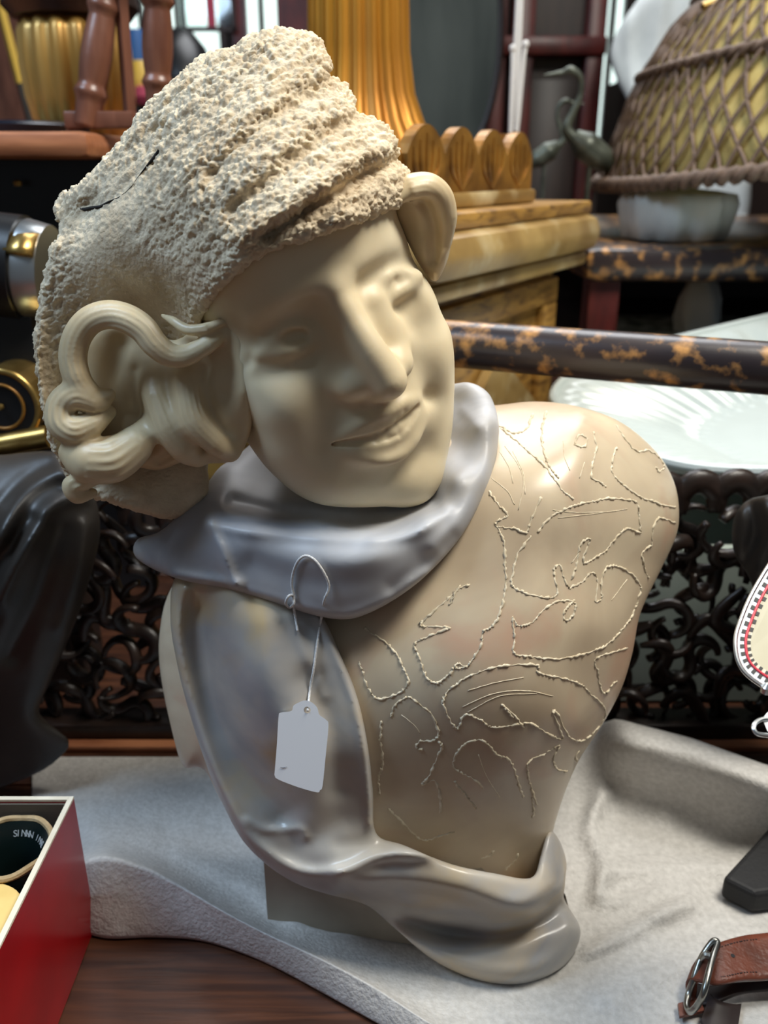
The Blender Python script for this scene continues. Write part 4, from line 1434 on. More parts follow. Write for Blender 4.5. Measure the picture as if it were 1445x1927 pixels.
# white gauze-wrapped figure behind the lamp
gz_out = [(1148, 105), (1160, 60), (1185, 20), (1220, -20), (1300, -60), (1420, -70), (1480, 0), (1480, 200), (1420, 300), (1400, 425), (1290, 425), (1220, 380), (1200, 250), (1180, 190), (1160, 150)]
gz_ctrl = [(1160, 105, 2.06), (1300, 0, 1.96), (1450, 0, 1.96), (1200, 150, 2.03), (1300, 200, 1.96), (1300, 400, 1.96), (1400, 300, 1.96), (1230, -10, 1.99)]
gz_st = [([(1180, 30), (1185, 120), (1205, 200)], 9, 9), ([(1250, -20), (1235, 80), (1225, 170)], 10, 11), ([(1300, -40), (1290, 60), (1270, 160)], 8, 11)]
MMPX = 1.25
V, Q = carve(gz_out, gz_ctrl, gz_st, back=2.12, step=5, dz=4, rnd=30, taper=0.2, smooth=4)
MMPX = 0.30
V[:, 2] = np.where(V[:, 2] < TZ + 0.0015, TZ + 0.0015, V[:, 2])
tag(solid('gauze_bundle', V, Q, M['gauze']), 'tall bundle wrapped in white gauze behind the wicker shade', 'bundle')

# ------------------------------------------------------------------ bronze herons on the lacquered table
def heron(lab, px, py, Y, s, flip):
    base = aty(px, py, Y)
    r = empty('heron_figure', (base.x, Y, TZ))
    tag(r, lab, 'figurine')
    def w(x, y, z): return Vector((base.x + flip * x * s, Y + y * s, base.z + z * s))
    mb = MB()
    mb.tube(catmull([w(0.075, 0, -0.095), w(0.05, 0, -0.075), w(0.02, 0, -0.055), w(0.0, 0, -0.04)], 16), [0.004 * s, 0.021 * s, 0.024 * s, 0.012 * s], 14)
    mb.build('body', M['heron'], r)
    mb = MB()
    mb.tube(catmull([w(0.01, 0, -0.052), w(-0.012, 0, -0.030), w(-0.004, 0, -0.005), w(0.006, 0, 0.02), w(0.004, 0, 0.045), w(-0.012, 0, 0.056), w(-0.026, 0, 0.052)], 30), [0.011 * s, 0.0085 * s, 0.006 * s, 0.005 * s, 0.005 * s, 0.007 * s, 0.004 * s], 10)
    mb.build('neck', M['heron'], r)
    mb = MB()
    mb.tube([w(-0.022, 0, 0.053), w(-0.055, 0, 0.049)], [0.0045 * s, 0.0008], 8)
    mb.build('beak', M['heron'], r)
    for dy in (-0.006, 0.008):
        a = w(0.03, dy, -0.072)
        MB().tube([a, Vector((a.x, a.y, TZ + 0.001))], 0.0028, 8).build('leg', M['heron'], r)
heron('bronze heron with upright neck, beak to the left, beside the wicker shade', 1083, 205, 1.45, 0.95, 1)
heron('smaller bronze heron with its head turned to the right near the gilded crown', 1052, 238, 1.62, 0.72, -1)

# ------------------------------------------------------------------ ochre chest with gilded column on top
Ac = Vector((0.035, 0.80, 0))
ud = Vector((0.514, 0.857, 0)).normalized()
vd = Vector((-ud.y, ud.x, 0))
CL, CWd = 0.445, 0.36
Rz = math.atan2(ud.y, ud.x)
R3 = Matrix.Rotation(Rz, 3, 'Z')
chest = empty('ochre_chest', Ac + ud * CL / 2 + vd * CWd / 2)
tag(chest, 'ochre painted wooden chest with heavy mouldings and faded panel behind the head', 'chest')
def cbox(name, u0, u1, v0, v1, z0, z1, m, bev=0.004, parent=None):
    c = Ac + ud * (u0 + u1) / 2 + vd * (v0 + v1) / 2
    return MB().box((c.x, c.y, (z0 + z1) / 2), (u1 - u0, v1 - v0, z1 - z0), R3, bev).build(name, m, parent or chest)
cbox('body', 0.02, CL - 0.02, 0.03, CWd, 0.02, 0.385, M['chest'])
cbox('moulding', 0.0, CL + 0.01, -0.005, CWd, 0.375, 0.393, M['mould'], 0.006)
cbox('moulding', -0.015, CL + 0.025, -0.02, CWd, 0.393, 0.440, M['mould'], 0.019)
cbox('lid', -0.002, CL + 0.012, -0.005, CWd, 0.440, 0.456, M['chest'], 0.004)
cbox('moulding', 0.005, CL + 0.005, 0.005, CWd, 0.0005, 0.03, M['mould'], 0.006)
for (u0, u1, z0, z1) in ((0.03, CL - 0.03, 0.33, 0.362), (0.03, CL - 0.03, 0.045, 0.075), (0.03, 0.075, 0.075, 0.33), (CL - 0.075, CL - 0.03, 0.075, 0.33)):
    cbox('stile', u0, u1, 0.018, 0.031, z0, z1, M['chest'], 0.003)
Mr = R3 @ Matrix.Rotation(math.radians(90), 3, 'X')
cc = Ac + ud * (CL / 2) + vd * 0.020
MB().prism([(-0.13, 0), (0, 0.085), (0.13, 0), (0, -0.085)], -0.006, 0.006, Mr, (cc.x, cc.y, 0.205)).build('lozenge', M['mould'], chest, smooth=False)

plin = empty('gilded_crown_base', Ac + ud * 0.21 + vd * 0.16 + Vector((0, 0, 0.456)))
tag(plin, 'carved gilded base with a scalloped gallery on top of the ochre chest', 'plinth')
cbox('slab', 0.02, 0.345, 0.03, 0.33, 0.4565, 0.472, M['mould'], 0.004, plin)
def scallop(u0, u1, v0, v1, nsc, name='gallery'):
    a, b = Ac + ud * u0 + vd * v0, Ac + ud * u1 + vd * v1
    d = (b - a)
    L = d.length
    poly = [(0, 0)]
    poly_top = []
    per = L / nsc
    for i in range(nsc):
        for q in np.linspace(0, 1, 12, endpoint=False):
            poly_top.append((i * per + q * per, 0.036 + 0.026 * math.sin(q * PI) ** 0.8))
    poly_top.append((L, 0.036))
    poly = [(0, 0), (L, 0)] + poly_top[::-1]
    X = d.normalized()
    Mx = Matrix((X, Vector((0, 0, 1)), X.cross(Vector((0, 0, 1))))).transposed()
    MB().prism(poly, -0.006, 0.006, Mx, (a.x, a.y, 0.472)).build(name, M['old_gold'], plin, smooth=False)
    for i in range(nsc):
        for k in range(-2, 3):
            s0 = a + X * (per * (i + 0.5)) + Vector((0, 0, 0.474)) + X.cross(Vector((0, 0, 1))) * 0.006
            s1 = s0 + X * (k * per * 0.17) + Vector((0, 0, 0.052 - 0.006 * abs(k)))
            sm_ = s0.lerp(s1, 0.5) + X * (k * per * 0.07)
            MB().tube(catmull([s0, sm_, s1], 8), [0.001, 0.003, 0.0015], 6).build('petal', M['old_gold'], plin)
scallop(0.03, 0.335, 0.04, 0.04, 4)
scallop(0.335, 0.335, 0.04, 0.32, 4)
scallop(0.03, 0.03, 0.04, 0.32, 4)

def gold_column(c, lab, prof, m, n=18, amp=0.09, cap=None):
    r = empty('gilded_column', c)
    tag(r, lab, 'column')
    mb = MB()
    mb.lathe(prof, c, n * 8, None, lambda a, z: 1 + amp * (abs(math.cos(n * a / 2)) - 0.5))
    mb.build('fluted_shaft', m, r, sharp=0)
    mb = MB()
    mb.lathe([(prof[0][0] * 1.04, 0.0), (prof[0][0] * 1.08, 0.006), (prof[0][0] * 1.02, 0.014)], c, 48)
    mb.build('foot_ring', m, r)
    if cap:
        mb = MB()
        mb.lathe(cap, c, 48)
        mb.build('basket_cap', M['darkwood'], r)
cpos = aty(676, 200, 1.12)
q = Vector((cpos.x, 1.12, 0.4725))
gold_column(q, 'tall fluted gilded column flaring at its foot, on the ochre chest', [(0.118, 0.0), (0.112, 0.012), (0.103, 0.03), (0.090, 0.05), (0.074, 0.075), (0.063, 0.105), (0.057, 0.15), (0.055, 0.22), (0.054, 0.35), (0.05, 0.45)], M['gold'], 20, 0.10)

# ------------------------------------------------------------------ dark cabinet on the left with a wooden top
cab = empty('dark_cabinet', (-0.62, 1.2, 0.0))
tag(cab, 'black cabinet with a warm brown wooden top at the left behind the cap', 'cabinet')
MB().box((-0.665, 1.22, 0.252), (0.74, 0.50, 0.503)).build('body', M['black'], cab, smooth=False)
MB().box((-0.665, 1.2, 0.3), (0.70, 0.49, 0.09)).build('frieze', M['darkwood'], cab, smooth=False)
MB().box((-0.665, 0.965, 0.385), (0.71, 0.012, 0.10)).build('frieze', M['darkwood'], cab, smooth=False)
MB().box((-0.665, 0.955, 0.30), (0.73, 0.03, 0.02), bev=0.004).build('moulding', M['navy'], cab)
MB().box((-0.69, 1.2, 0.5165), (0.80, 0.58, 0.025), bev=0.01).build('cabinet_top', M['midwood'], cab)
for x in (-0.47, -0.385):
    MB().lathe([(0.004, 0), (0.005, 0.004), (0.002, 0.006)], (x, 0.958, 0.478), 10).build('stud', M['brass'], cab)
TOPZ = 0.5295
# spindle-legged stand
sp = empty('spindle_stand', (-0.36, 0.98, TOPZ))
tag(sp, 'small brown stand with turned splayed legs on the cabinet top', 'stand')
def turned(p0, p1, r):
    prof = [0.75, 0.8, 0.85, 0.9, 1.14, 0.9, 0.98, 1.04, 1.08, 1.08, 1.06, 1.02, 0.96, 0.9, 1.16, 0.9, 0.98, 1.05, 1.05, 1.0]
    V, F = sweep([p0.lerp(p1, t_) for t_ in np.linspace(0, 1, 58)], [r * k for k in prof], 18)
    return mesh_obj('leg', V, F, M['spindle'], sp)
def yz(px, py, Y):
    return aty(px, py, Y)
turned(yz(160, 238, 0.97), yz(208, -70, 0.99), 0.0145)
turned(yz(297, 215, 0.99), yz(296, -80, 0.99), 0.0145)
turned(yz(175, 238, 1.24), yz(215, -70, 1.2), 0.012)
turned(yz(300, 215, 1.24), yz(300, -80, 1.2), 0.012)
a, b = yz(128, 226, 0.98), yz(256, 224, 0.98)
MB().box(((a.x + b.x) / 2, 0.98, a.z), (b.x - a.x, 0.028, 0.016), bev=0.002).build('stretcher', M['spindle'], sp)
V, F = sweep([yz(246, 236, 0.985), yz(222, -80, 0.985)], 0.0068, 4)
mesh_obj('strut', V, F, M['spindle'], sp, smooth=False)
a, b = yz(160, -86, 1.05), yz(320, -86, 1.05)
MB().box(((a.x + b.x) / 2, 1.09, a.z + 0.02), (b.x - a.x + 0.02, 0.28, 0.05), bev=0.004).build('stand_top', M['spindle'], sp)
z0 = yz(146, 236, 0.98).z
MB().box((yz(146, 236, 0.98).x, 0.98, (TOPZ + z0) / 2 + 0.001), (0.018, 0.018, abs(z0 - TOPZ) + 0.004)).build('foot', M['spindle'], sp)
cl = aty(160, 240, 1.36)
gold_column(Vector((cl.x, 1.36, TOPZ + 0.0005)), 'squat gilded fluted column with a dark cap at the left on the cabinet', [(0.052, 0.0), (0.058, 0.01), (0.066, 0.03), (0.072, 0.06), (0.074, 0.10), (0.072, 0.14), (0.066, 0.155)], M['gold_pale'], 16, 0.12,
            [(0.03, 0.153), (0.080, 0.158), (0.092, 0.172), (0.088, 0.20), (0.03, 0.24)])
# navy tray at its left end
tr = aty(30, 235, 1.2)
mb = MB()
mb.lathe([(0.075, 0), (0.082, 0.004), (0.085, 0.016), (0.08, 0.02)], (tr.x, 1.22, TOPZ + 0.0005), 40)
tag(mb.build('navy_tray', M['navy']), 'low navy enamel tray at the left end of the cabinet top', 'tray')

# ------------------------------------------------------------------ black and brass instrument in front of the cabinet
ins = empty('surveying_instrument', (-0.36, 0.76, 0.0))
tag(ins, 'black and brass optical instrument with round dial at the left edge', 'instrument')
a, b = aty(-120, 485, 0.76), aty(48, 505, 0.76)
RX = Matrix.Rotation(math.radians(90), 3, 'Y')
mb = MB()
mb.tube([a, b], 0.044, 32)
mb.build('barrel', M['black'], ins)
mb = MB()
b2 = aty(96, 510, 0.76)
mb.tube([b, b.lerp(b2, .15), b2], [0.040, 0.0415, 0.038], 32)
mb.build('collar', M['chrome'], ins)
lp = aty(44, 455, 0.725)
V, F = sweep([aty(14, 455, 0.731), aty(68, 461, 0.731)], 0.0135, 12, True, 0.35, (0, -0.6, 0.8))
mesh_obj('label_plate', V, F, M['brass'], ins)
dc = aty(38, 743, 0.74)
def disc(name, r0_, r1_, y0, y1, m, seg=48):
    mb = MB()
    V, F = sweep([Vector((dc.x, y0, dc.z)), Vector((dc.x, y1, dc.z))], r0_, seg)
    if r1_ == 0: return mesh_obj(name, V, F, m, ins, smooth=False)
    pts = [Vector((dc.x + r0_ * math.cos(q), y0, dc.z + r0_ * math.sin(q))) for q in np.linspace(0, 2 * PI, 49)]
    V, F = sweep(pts, r1_, 10, False)
    return mesh_obj(name, V, F, m, ins)
disc('dial_housing', 0.031, 0, 0.705, 0.76, M['brass'])
disc('dial_face', 0.0285, 0, 0.700, 0.705, M['black'])
disc('dial_rim', 0.0300, 0.0030, 0.702, 0, M['brass'])
disc('dial_ring', 0.0190, 0.0014, 0.699, 0, M['old_gold'])
MB().lathe([(0.003, 0), (0.002, 0.004)], (dc.x, 0.6985, dc.z), 10, Matrix.Rotation(math.radians(90), 3, 'X')).build('dial_pin', M['brass'], ins)
mb = MB()
mb.tube([aty(-160, 868, 0.70), aty(94, 822, 0.70)], 0.0105, 20)
mb.build('brass_tube', M['brass'], ins)
mb = MB()
e = a.lerp(b, 0.4)
mb.box((e.x, 0.775, e.z / 2), (0.10, 0.06, e.z - 0.001), bev=0.004)
mb.build('stand', M['black'], ins)

# ------------------------------------------------------------------ dark bronze draped figure, left edge
fig_out = [(-160, 860), (-60, 850), (0, 856), (60, 850), (110, 852), (150, 885), (182, 945), (188, 1010), (172, 1080), (150, 1150), (118, 1230), (92, 1290),
           (74, 1340), (120, 1372), (185, 1380), (210, 1402), (204, 1436), (165, 1470), (135, 1500), (40, 1530), (-120, 1530), (-180, 1300), (-180, 1000)]
fig_ctrl = [(-100, 900, .66), (60, 870, .655), (110, 880, .65), (170, 980, .655), (90, 1000, .625), (0, 1000, .62), (-100, 1100, .63), (60, 1150, .645), (120, 1150, .665),
            (30, 1300, .675), (-80, 1300, .665), (60, 1420, .70), (180, 1410, .715), (140, 1480, .718), (0, 1500, .71), (-100, 1500, .70)]
fig_st = [([(0, 1010), (40, 930), (100, 890), (150, 900)], 9, 12), ([(0, 1130), (40, 1040), (90, 960), (150, 930)], 9, 12), ([(20, 1230), (70, 1120), (110, 1000)], -8, 16),
          ([(0, 950), (50, 905), (90, 880)], -7, 12), ([(-60, 1150), (0, 1060), (60, 980)], -8, 12), ([(120, 1180), (150, 1080), (165, 990)], 6, 14)]
MMPX = 0.41
V, Q = carve(fig_out, fig_ctrl, fig_st, back=0.712, step=4.5, dz=1.8, rnd=15, taper=0.25, smooth=4)
V[:, 2] = np.maximum(V[:, 2], 0.0035)
tag(solid('draped_figure', V, Q, M['bronze']), 'dark bronze draped figure at the left edge with folded robe', 'sculpture')
r_out = [(1376, 1010), (1384, 965), (1412, 938), (1450, 930), (1540, 915), (1640, 960), (1680, 1200), (1660, 1440), (1500, 1450), (1470, 1300), (1440, 1180), (1410, 1090), (1385, 1050)]
r_ctrl = [(1385, 1000, .625), (1440, 980, .605), (1520, 1000, .59), (1600, 1100, .60), (1500, 1250, .62), (1580, 1430, .70), (1420, 1060, .615), (1660, 1200, .65)]
r_st = [([(1412, 945), (1420, 1000), (1400, 1060)], -6, 9), ([(1440, 935), (1450, 1000), (1430, 1070)], 5, 10)]
V, Q = carve(r_out, r_ctrl, r_st, back=0.715, step=4.5, dz=1.8, rnd=15, taper=0.25, smooth=4)
V[:, 2] = np.maximum(V[:, 2], 0.0035)
MMPX = 0.30
tag(solid('draped_figure', V, Q, M['bronze']), 'dark brown draped sculpture at the right edge behind the chequered dial', 'sculpture')

# ------------------------------------------------------------------ chequered dial, right edge
dial = empty('chequered_dial', at(1500, 1190, 0.43))
tag(dial, 'cream dial edged with black and white chequers, a red line and a chrome rim', 'dial')
DD = 0.43
def dat(px, py, d):
    """a point on the dial, which leans back from the viewer"""
    return at(px, py, d + (1190 - py) * 0.00014)
edge = [(1530, 960), (1480, 1012), (1445, 1062), (1412, 1118), (1392, 1165), (1382, 1200), (1384, 1235), (1396, 1262), (1420, 1284), (1450, 1300), (1500, 1312), (1600, 1300), (1680, 1200), (1700, 1080), (1650, 980), (1590, 945)]
E0 = catmull(edge, 200, True)
cen = E0.mean(0)
def nrm2(E):
    T = np.roll(E, -1, 0) - np.roll(E, 1, 0)
    N = np.stack([T[:, 1], -T[:, 0]], 1)
    N /= np.linalg.norm(N, axis=1)[:, None]
    if ((cen - E) * N).sum() < 0: N = -N
    return N
N0 = nrm2(E0)
def loop(off, d):
    return [dat(p[0], p[1], d) for p in (E0 + N0 * off)]
def strip(name, o0, o1, d, m, sel=None, th=0.0006):
    a_, b_2 = loop(o0, d), loop(o1, d)
    mb = MB()
    n_ = len(a_)
    for i in range(n_):
        if sel is not None and not sel(i): continue
        j = (i + 1) % n_
        quad = [a_[i], a_[j], b_2[j], b_2[i]]
        bk_ = [p + (p - cam.location).normalized() * th for p in quad]
        mb.add(quad + bk_, [(0, 1, 2, 3), (7, 6, 5, 4), (0, 4, 5, 1), (1, 5, 6, 2), (2, 6, 7, 3), (3, 7, 4, 0)])
    return mb.build(name, m, dial, smooth=False)
mb = MB()
fr, bkp = loop(20, DD), loop(20, DD + 0.008)
n_ = len(fr)
mb.add(fr + bkp, [tuple(range(n_)), tuple(range(2 * n_ - 1, n_ - 1, -1))] + [(i, n_ + i, n_ + (i + 1) % n_, (i + 1) % n_) for i in range(n_)])
mb.build('face', M['dial'], dial, smooth=False)
mb = MB()
lp_ = loop(2, DD)
mb.tube(lp_ + [lp_[0]], 0.0011, 8, False)
mb.build('chrome_rim', M['chrome'], dial)
strip('border', 3, 21, DD - 0.0004, M['white_gloss'], None, 0.007)
strip('border', 21, 31, DD - 0.0002, M['card_edge'])
cum = np.concatenate([[0], np.cumsum(np.linalg.norm(np.roll(E0, -1, 0) - E0, axis=1))])
# fine chequers: re-sample the edge by arc length so that each square is one small block
def squares(o0, o1, ph, d):
    L = cum[-1]
    kk = 0
    s = 0.0
    while s < L - 16:
        q0, q1 = s + ph, s + ph + 8
        idx_ = [np.interp(q_, cum, np.arange(len(cum))) for q_ in (q0, q1)]
        P = []
        for f_ in idx_:
            i = int(f_) % len(E0)
            j = (i + 1) % len(E0)
            t_ = f_ - int(f_)
            e, nn_ = E0[i] * (1 - t_) + E0[j] * t_, N0[i] * (1 - t_) + N0[j] * t_
            P.append((e, nn_))
        quad = [dat(*(P[0][0] + P[0][1] * o0), d), dat(*(P[1][0] + P[1][1] * o0), d), dat(*(P[1][0] + P[1][1] * o1), d), dat(*(P[0][0] + P[0][1] * o1), d)]
        bk_ = [p + (p - cam.location).normalized() * 0.0006 for p in quad]
        if quad[0].x < dat(1520, 1100, DD).x:
            MB().add(quad + bk_, [(0, 1, 2, 3), (7, 6, 5, 4), (0, 4, 5, 1), (1, 5, 6, 2), (2, 6, 7, 3), (3, 7, 4, 0)]).build('chequer_square', M['black'], dial, smooth=False)
        s += 16.6
squares(11, 19, 0, DD - 0.0007)
squares(24, 31, 8, DD - 0.0005)
mb = MB()
lp_ = loop(21.5, DD - 0.0006)
mb.tube(lp_ + [lp_[0]], 0.0007, 8, False)
mb.build('red_line', M['red_line'], dial)
# chrome loop and small white plate that hang under it, and the stem that stands on the table
mb = MB()
mb.tube(catmull([dat(1462, 1352, DD + .002), dat(1432, 1354, DD), dat(1418, 1366, DD - .002), dat(1424, 1380, DD - .002), dat(1446, 1384, DD), dat(1470, 1384, DD + .002)], 30), 0.0011, 8)
mb.build('wire_loop', M['chrome'], dial)
mb = MB()
mb.lathe([(0.001, 0), (0.0028, 0.001), (0.0028, 0.004), (0.001, 0.006)], dat(1441, 1306, DD), 14)
mb.build('screw', M['chrome'], dial)
pl = [(1434, 1352), (1444, 1340), (1470, 1330), (1490, 1350), (1480, 1380), (1444, 1376)]
pf, pb = [dat(x, y, DD + 0.001) for x, y in pl], [dat(x, y, DD + 0.005) for x, y in pl]
MB().add(pf + pb, [tuple(range(6)), tuple(range(11, 5, -1))] + [(i, 6 + i, 6 + (i + 1) % 6, (i + 1) % 6) for i in range(6)]).build('tab', M['white_gloss'], dial, smooth=False)
s0, s1 = dat(1640, 1230, DD + 0.006), Vector((0.345, 0.40, 0))
MB().tube([s0, Vector((s1.x, s1.y + 0.01, 0.008))], 0.006, 12).build('stem', M['chrome'], dial)
f0 = Vector((s1.x, s1.y + 0.01, 0.0))
MB().lathe([(0.035, 0.0055), (0.035, 0.009), (0.008, 0.014)], f0, 24).build('foot', M['chrome'], dial)

M['sash_glass'] = mat('sash_glass', (240, 248, 246), rough=0.05, trans=1.0)
# ------------------------------------------------------------------ far furniture
cabt = empty('mahogany_cabinet', (0.45, 2.8, -0.75))
tag(cabt, 'tall dark red mahogany cabinet with a dark door behind the herons', 'cabinet')
xa, xb, xc, xd = [aty(p, 150, 2.6).x for p in (918, 1000, 1098, 1132)]
zt = 1.25
MB().box(((xa + xd) / 2, 2.85, 0.25), (xd - xa - 0.01, 0.4, 1.99)).build('carcass', M['darkwood'], cabt, smooth=False)
for x0, x1 in ((xa, xa + 0.045), (xa + 0.06, xc - (xc - xb) - 0.0), (xc, xd)):
    MB().box(((x0 + x1) / 2, 2.62, 0.25), (x1 - x0, 0.06, 2.0), bev=0.006).build('stile', M['mahog'], cabt)
MB().box(((xb + xc) / 2, 2.635, 0.0), (xc - xb - 0.004, 0.03, 1.45), bev=0.004).build('door', M['darkwood'], cabt)
MB().box(((xa + xd) / 2, 2.615, 0.80), (xd - xa, 0.09, 0.045), bev=0.006).build('cornice', M['mahog'], cabt)

mir = empty('oval_mirror', (0.18, 2.4, -0.75))
tag(mir, 'dark grey oval mirror standing between the gilded column and the red cabinet', 'mirror')
mc_ = aty(848, 70, 2.4)
V, F = [], []
def oval(r, y): return [Vector((mc_.x + 0.12 * r * math.cos(a), y, mc_.z + 0.285 * r * math.sin(a))) for a in np.linspace(0, 2 * PI, 65)[:-1]]
f_, b_3 = oval(1, 2.39), oval(1, 2.405)
mesh_obj('glass', f_ + b_3, [tuple(range(64)), tuple(range(127, 63, -1))] + [(i, (i + 1) % 64, 64 + (i + 1) % 64, 64 + i) for i in range(64)], M['glass_grey'], mir, smooth=False)
mb = MB()
mb.tube(oval(1.03, 2.395) + [oval(1.03, 2.395)[0]], 0.010, 8, False)
mb.build('mirror_frame', M['darkwood'], mir)
zb = mc_.z - 0.285
MB().tube([Vector((mc_.x, 2.4, -0.745)), Vector((mc_.x, 2.4, zb - 0.005))], 0.018, 12).build('post', M['darkwood'], mir)
MB().lathe([(0.16, 0), (0.16, 0.015), (0.03, 0.05)], (mc_.x, 2.4, -0.749), 24).build('foot', M['darkwood'], mir)

cord = empty('hanging_cord', aty(978, 80, 1.45))
tag(cord, 'white knotted cord hanging down in front of the red cabinet', 'cord')
t0, t1, t2 = aty(976, -200, 1.45), aty(972, 40, 1.45), aty(965, 94, 1.45)
MB().tube(catmull([Vector((t0.x, 1.45, 2.62)), t1, t2], 14), 0.0034, 8).build('strand', M['cord'], cord)
t1, t2 = aty(979, 40, 1.45), aty(989, 86, 1.45)
MB().tube(catmull([Vector((t0.x + .006, 1.45, 2.62)), t1, t2], 14), 0.0034, 8).build('strand', M['cord'], cord)
for p in (aty(965, 92, 1.45), aty(989, 84, 1.45)):
    MB().lathe([(0.002, -0.004), (0.0055, -0.002), (0.0055, 0.003), (0.002, 0.006)], p, 12).build('knot', M['cord'], cord)
structure('trim_1', MB().box((0.25, 1.45, 2.64), (2.2, 0.12, 0.04)), M['darkwood'], smooth=False)

# shelves and boards at the far left
sh = MB().box((aty(-10, 100, 2.5).x, 2.5, 0.08), (0.24, 0.06, 1.65)).build('tall_board', M['spindle'], smooth=False)
tag(sh, 'plain brown board standing upright at the far left', 'board')
a, b = aty(8, 40, 2.35), aty(52, 210, 2.35)
lv = empty('spirit_level', Vector((b.x, 2.35, -0.75)))
tag(lv, 'yellow and grey measuring stick leaning at the far left', 'tool')
dirv = (b - a).normalized()
V, F = sweep([a - dirv * 0.25, a.lerp(b, .68)], 0.011, 4)
mesh_obj('yellow_half', V, F, M['yellow'], lv, smooth=False)
foot_ = b + dirv * ((b.z + 0.748) / -dirv.z)
V, F = sweep([a.lerp(b, .68), foot_], 0.010, 4)
mesh_obj('grey_half', V, F, M['bronze'], lv, smooth=False)
bx = aty(52, 40, 2.75)
tag(MB().box((bx.x, 2.75, bx.z), (0.30, 0.25, 0.045)).build('blue_box', M['blue'], smooth=False), 'flat blue box on a grey stack at the far left', 'box')
tag(MB().box((bx.x, 2.75, (bx.z - 0.0225 - 0.75) / 2), (0.32, 0.25, bx.z - 0.0225 + 0.749)).build('grey_stack', mat('slate_grey', (70, 70, 76), rough=0.7), smooth=False), 'slate grey stack under the blue box at the far left', 'crate')
# far counter with a few bright odds and ends glimpsed between the spindles
ct = MB().box((-0.44, 3.0, -0.04), (0.74, 0.5, 1.41)).build('far_counter', M['darkwood'], smooth=False)
tag(ct, 'dark wooden counter under the bright windows', 'counter')
CZ = 0.666
def odd(name, lab, cat, px, w, h, m, y=2.85, prof=None, z=CZ):
    p = aty(px, 150, y)
    mb = MB()
    mb.lathe([(w * q_, h * t_) for q_, t_ in (prof or [(0.9, 0), (1, 0.15), (1, 0.8), (0.7, 1)])], (p.x, y, z + 0.0008), 24)
    return tag(mb.build(name, m), lab, cat)
odd('blue_tin', 'blue tin glimpsed between the turned legs on the far counter', 'tin', 262, 0.040, 0.22, M['blue'], 2.95)
odd('yellow_ball', 'yellow round pot glimpsed between the turned legs on the far counter', 'pot', 266, 0.045, 0.12, M['yellow'], 2.80, [(0.6, 0), (1, 0.3), (1, 0.6), (0.5, 1)])
odd('crimson_cushion', 'small crimson pincushion in front of the yellow pot', 'cushion', 268, 0.035, 0.05, M['pink'], 2.73, [(0.7, 0), (1, 0.4), (0.8, 0.9), (0.2, 1)])
lmp = odd('dark_lampshade', 'dark domed lampshade in silhouette against the windows', 'lampshade', 345, 0.10, 0.14, M['black'], 2.9, [(1, 0.0), (0.98, 0.15), (0.75, 0.6), (0.4, 0.9), (0.1, 1)], CZ + 0.081)
odd('lamp_stem', 'slim dark lamp stem under the domed shade', 'lamp', 345, 0.02, 0.081, M['black'], 2.9, [(2.5, 0), (1, 0.1), (0.6, 0.5), (0.6, 0.99)])
bm_ = aty(300, 60, 3.6)
structure('trim_2', MB().box((-0.85, 4.05, 0.90), (2.2, 0.1, 0.06), Matrix.Rotation(math.radians(6), 3, 'Y')), M['darkwood'], smooth=False)
for i, (px, w) in enumerate(((452, 0.05), (560, 0.16))):
    p = aty(px, 60, 3.45)
    tag(MB().box((p.x, 3.45 + 0.1 * i, 0.3), (w, 0.05, 2.09)).build('dark_post', M['mahog'], smooth=False), ['slim dark red post standing against the bright windows', 'broad dark red post beside the gilded column'][i], 'post')
fr_ = empty('glass_sash', (0, 3.4, 1))
p = aty(385, 15, 3.4)
fr_.location = p
tag(fr_, 'dark framed glass sash with a red stripe hanging before the window', 'window sash')
for sx, sz, w, h in ((-1, 0, 0.014, 0.30), (1, 0, 0.014, 0.30), (0, -1, 0.22, 0.014), (0, 1, 0.22, 0.014)):
    MB().box((p.x + sx * 0.10, 3.4, p.z + 0.08 + sz * 0.145), (w, 0.02, h)).build('frame_bar', M['darkwood'], fr_, smooth=False)
MB().box((p.x, 3.41, p.z + 0.08), (0.20, 0.006, 0.29)).build('pane', M['sash_glass'], fr_, smooth=False)
MB().box((p.x + 0.02, 3.405, p.z + 0.08), (0.03, 0.006, 0.285)).build('stripe', M['pink'], fr_, smooth=False)
for k in (-1, 1):
    MB().tube([Vector((p.x + k * 0.09, 3.405, p.z + 0.22)), Vector((p.x + k * 0.02, 3.405, 2.625))], 0.002, 6).build('hanging_wire', M['black'], fr_)
# hanging sheet of green glow bottles behind the lamp: a low far shelf
shf = MB().box((aty(1170, 150, 2.9).x + 0.45, 2.9, 0.0), (0.9, 0.4, 1.49)).build('far_shelf', M['darkwood'], smooth=False)
tag(shf, 'dark shelf unit behind the gauze bundle', 'shelf')

